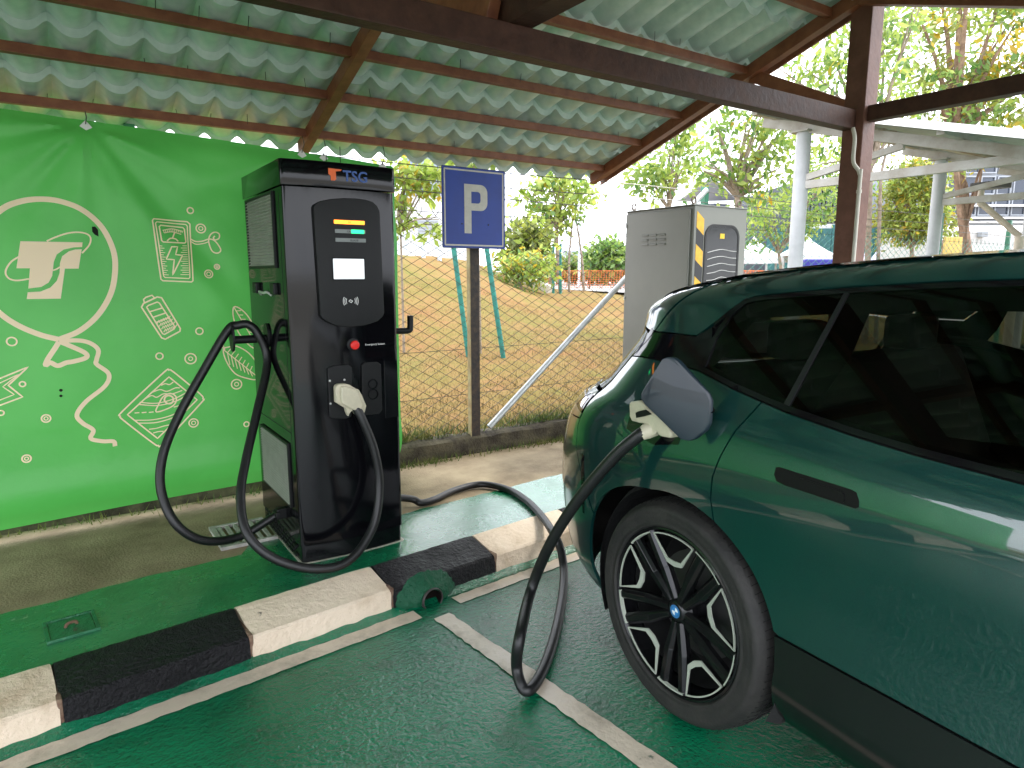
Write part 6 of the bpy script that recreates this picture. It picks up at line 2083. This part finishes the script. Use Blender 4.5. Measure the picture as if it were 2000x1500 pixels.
def tent(label, x, yap, half, Y, m):
    ap = far(x, yap, Y)
    s = Y / FPX
    w = half * s
    z1 = far(x, yap + 46, Y).z
    t = Thing('marquee_tent', label, 'tent', 0.0, (ap.x, Y + w, 0), 'peaked tents beyond the fence')
    V, F = [], []
    n = 8
    rings = 9
    for j in range(rings + 1):
        q = j / rings
        for i in range(4):
            a = pi / 4 + i * pi / 2
            rr = w * 1.414 * (q ** 1.55)
            V.append((ap.x + rr * math.cos(a), Y + w + rr * math.sin(a), ap.z - (ap.z - z1) * q))
    for j in range(rings):
        for i in range(4):
            F.append((j * 4 + i, j * 4 + (i + 1) % 4, j * 4 + 4 + (i + 1) % 4, j * 4 + 4 + i))
    t.part('roof', (V, F), m, auto=.5)
    for k in (-1, 1):
        t.part('valance', beam((ap.x - w, Y + w + k * w, z1 - .12), (ap.x + w, Y + w + k * w, z1 - .12), .03, .3), m)
    for i in (-1, 1):
        for k in (-1, 1):
            t.part('leg', tube([(ap.x + i * w * .98, Y + w + k * w * .98, 0), (ap.x + i * w * .98, Y + w + k * w * .98, z1)], .05, 8), M_BW)
M_TW = mat('tent_white', (.60, .60, .62), .6)
M_TL = mat('tent_lilac', (.45, .43, .54), .6)
tent('white peaked tent left of the left round column', 1490, 456, 44, 29, M_TW)
tent('white peaked tent between the left column and the corner post', 1595, 452, 42, 28, M_TW)
tent('pale lilac tent just right of the corner post', 1691, 472, 24, 27, M_TL)
tent('slim lilac tent, second right of the corner post', 1731, 473, 20, 27, M_TL)
tent('grey lilac low tent, third right of the corner post', 1770, 486, 26, 27, mat('tent_grey', (.32, .30, .38), .6))
bx3 = far(1606, 520, 24)
Thing('blue_bin', 'small blue container in front of the white tent', 'container', 0.0, (bx3.x, 24, .2)).mesh(box(bx3.x - .62, bx3.x + .62, 24, 24.8, .2, far(1606, 506, 24).z), mat('bin_blue', (.03, .03, .30), .5), bevel=.05)
# orange barrier netting with posts
ob = Thing('barrier_fence', 'orange barrier netting on thin posts at the far lawn edge', 'barrier', 0.0, tuple(far(1130, 570, 33.5)))
M_OB = mat('barrier_orange', (.55, .14, .035), .6)
g = []
x0, x1 = far(1030, 530, 33.5).x, far(1700, 530, 33.5).x
zt, zb = far(1100, 529, 33.5).z, far(1100, 562, 33.5).z
for k in range(9):
    z = zb + (zt - zb) * k / 8
    g.append(beam((x0, 33.5, z), (x1, 33.5, z), .02, .022 if k < 8 else .05))
i = 0
x = x0
while x < x1:
    g.append(beam((x, 33.5, zb), (x + .06, 33.5, zt), .02, .022, (0, 1, 0)))
    x += .13
ob.part('netting', join(*g), M_OB, kind='stuff')
for k in range(12):
    x = x0 + (x1 - x0) * k / 11
    ob.part('barrier_post', tube([(x, 33.55, .6), (x + (.25 if k % 3 == 1 else 0), 33.55, zt + .1)], .035, 6), M_BARKD)
# parked van on the service road
vn = Thing('white_van', 'small white van parked beyond the orange barrier', 'van', 0.0, (far(1205, 560, 48).x, 48, .82))
vx = far(1203, 560, 48).x
vz = .82
vbody = [(vx - .82, 48, vz + .25), (vx + .82, 48, vz + .25), (vx + .84, 48, vz + .95), (vx + .68, 48, vz + 1.65), (vx + .55, 48, vz + 1.72), (vx - .55, 48, vz + 1.72), (vx - .68, 48, vz + 1.65), (vx - .84, 48, vz + .95)]
vn.part('body', prism(vbody, (0, 3.6, 0)), mat('van_white', (.78, .78, .80), .3), bevel=.06)
vn.part('rear_window', prism([(vx - .62, 47.99, vz + 1.0), (vx + .62, 47.99, vz + 1.0), (vx + .54, 47.99, vz + 1.5), (vx - .54, 47.99, vz + 1.5)], (0, -.01, 0)), M_PANED)
for s in (-1, 1):
    vn.part('tail_lamp', box(vx + s * .74 - .06, vx + s * .74 + .06, 47.95, 48.0, vz + .55, vz + .9), mat('van_lamp_red', (.5, .02, .02), .3))
    for y in (48.7, 50.9):
        w_ = vn.part('wheel', lathe((vx + s * .84, y, vz + .30), (-s, 0, 0), [(0, 0), (0, .30), (.2, .30), (.2, 0)], 20), M_TYRE)
        vn.part('rim', lathe((vx + s * .845, y, vz + .30), (-s, 0, 0), [(0, 0), (0, .17), (.03, .18)], 16), M_BG, parent=w_)
# poles
for x, yt, Y, r, lab, m in ((1133, 410, 40, .09, 'pale lamp mast beyond the young tree', M_RAIL), (998, 330, 46, .07, 'thin grey mast right of the blue sign', M_BG)):
    p = far(x, yt, Y)
    t = Thing('lamp_mast', lab, 'mast', 0.0, (p.x, Y, .9))
    t.part('shaft', tube([(p.x, Y, .85), (p.x, Y, p.z)], [r, r * .7], 8), m, smooth=True)
    t.part('base_plate', box(p.x - .2, p.x + .2, Y - .2, Y + .2, .8, .9), m)
for x, lab in ((1081, 'dark teal stake beside the young tree, left one'), (1095, 'dark teal stake beside the young tree, right one')):
    p = far(x, 476, 30)
    g0 = gnd(x, 30)
    Thing('tree_stake', lab, 'stake', 0.0, g0, 'stakes of the young tree').mesh(tube([g0, (p.x, 30, (g0[2] + p.z) / 2), (p.x, 30, p.z)], .06, 8), M_TEAL, smooth=True, auto=.9)
# low stone edging at the lawn's far left edge
ed = far(1040, 556, 26)
Thing('stone_edging', 'pale stone edging below the flowering shrub', 'edging', 0.0, (ed.x, 26, .6)).mesh(beam(far(1010, 540, 26), far(1075, 566, 25.5), .5, .3), mat('pale_stone', (.5, .47, .42), .9, var=.2, vscale=3), bevel=.04)
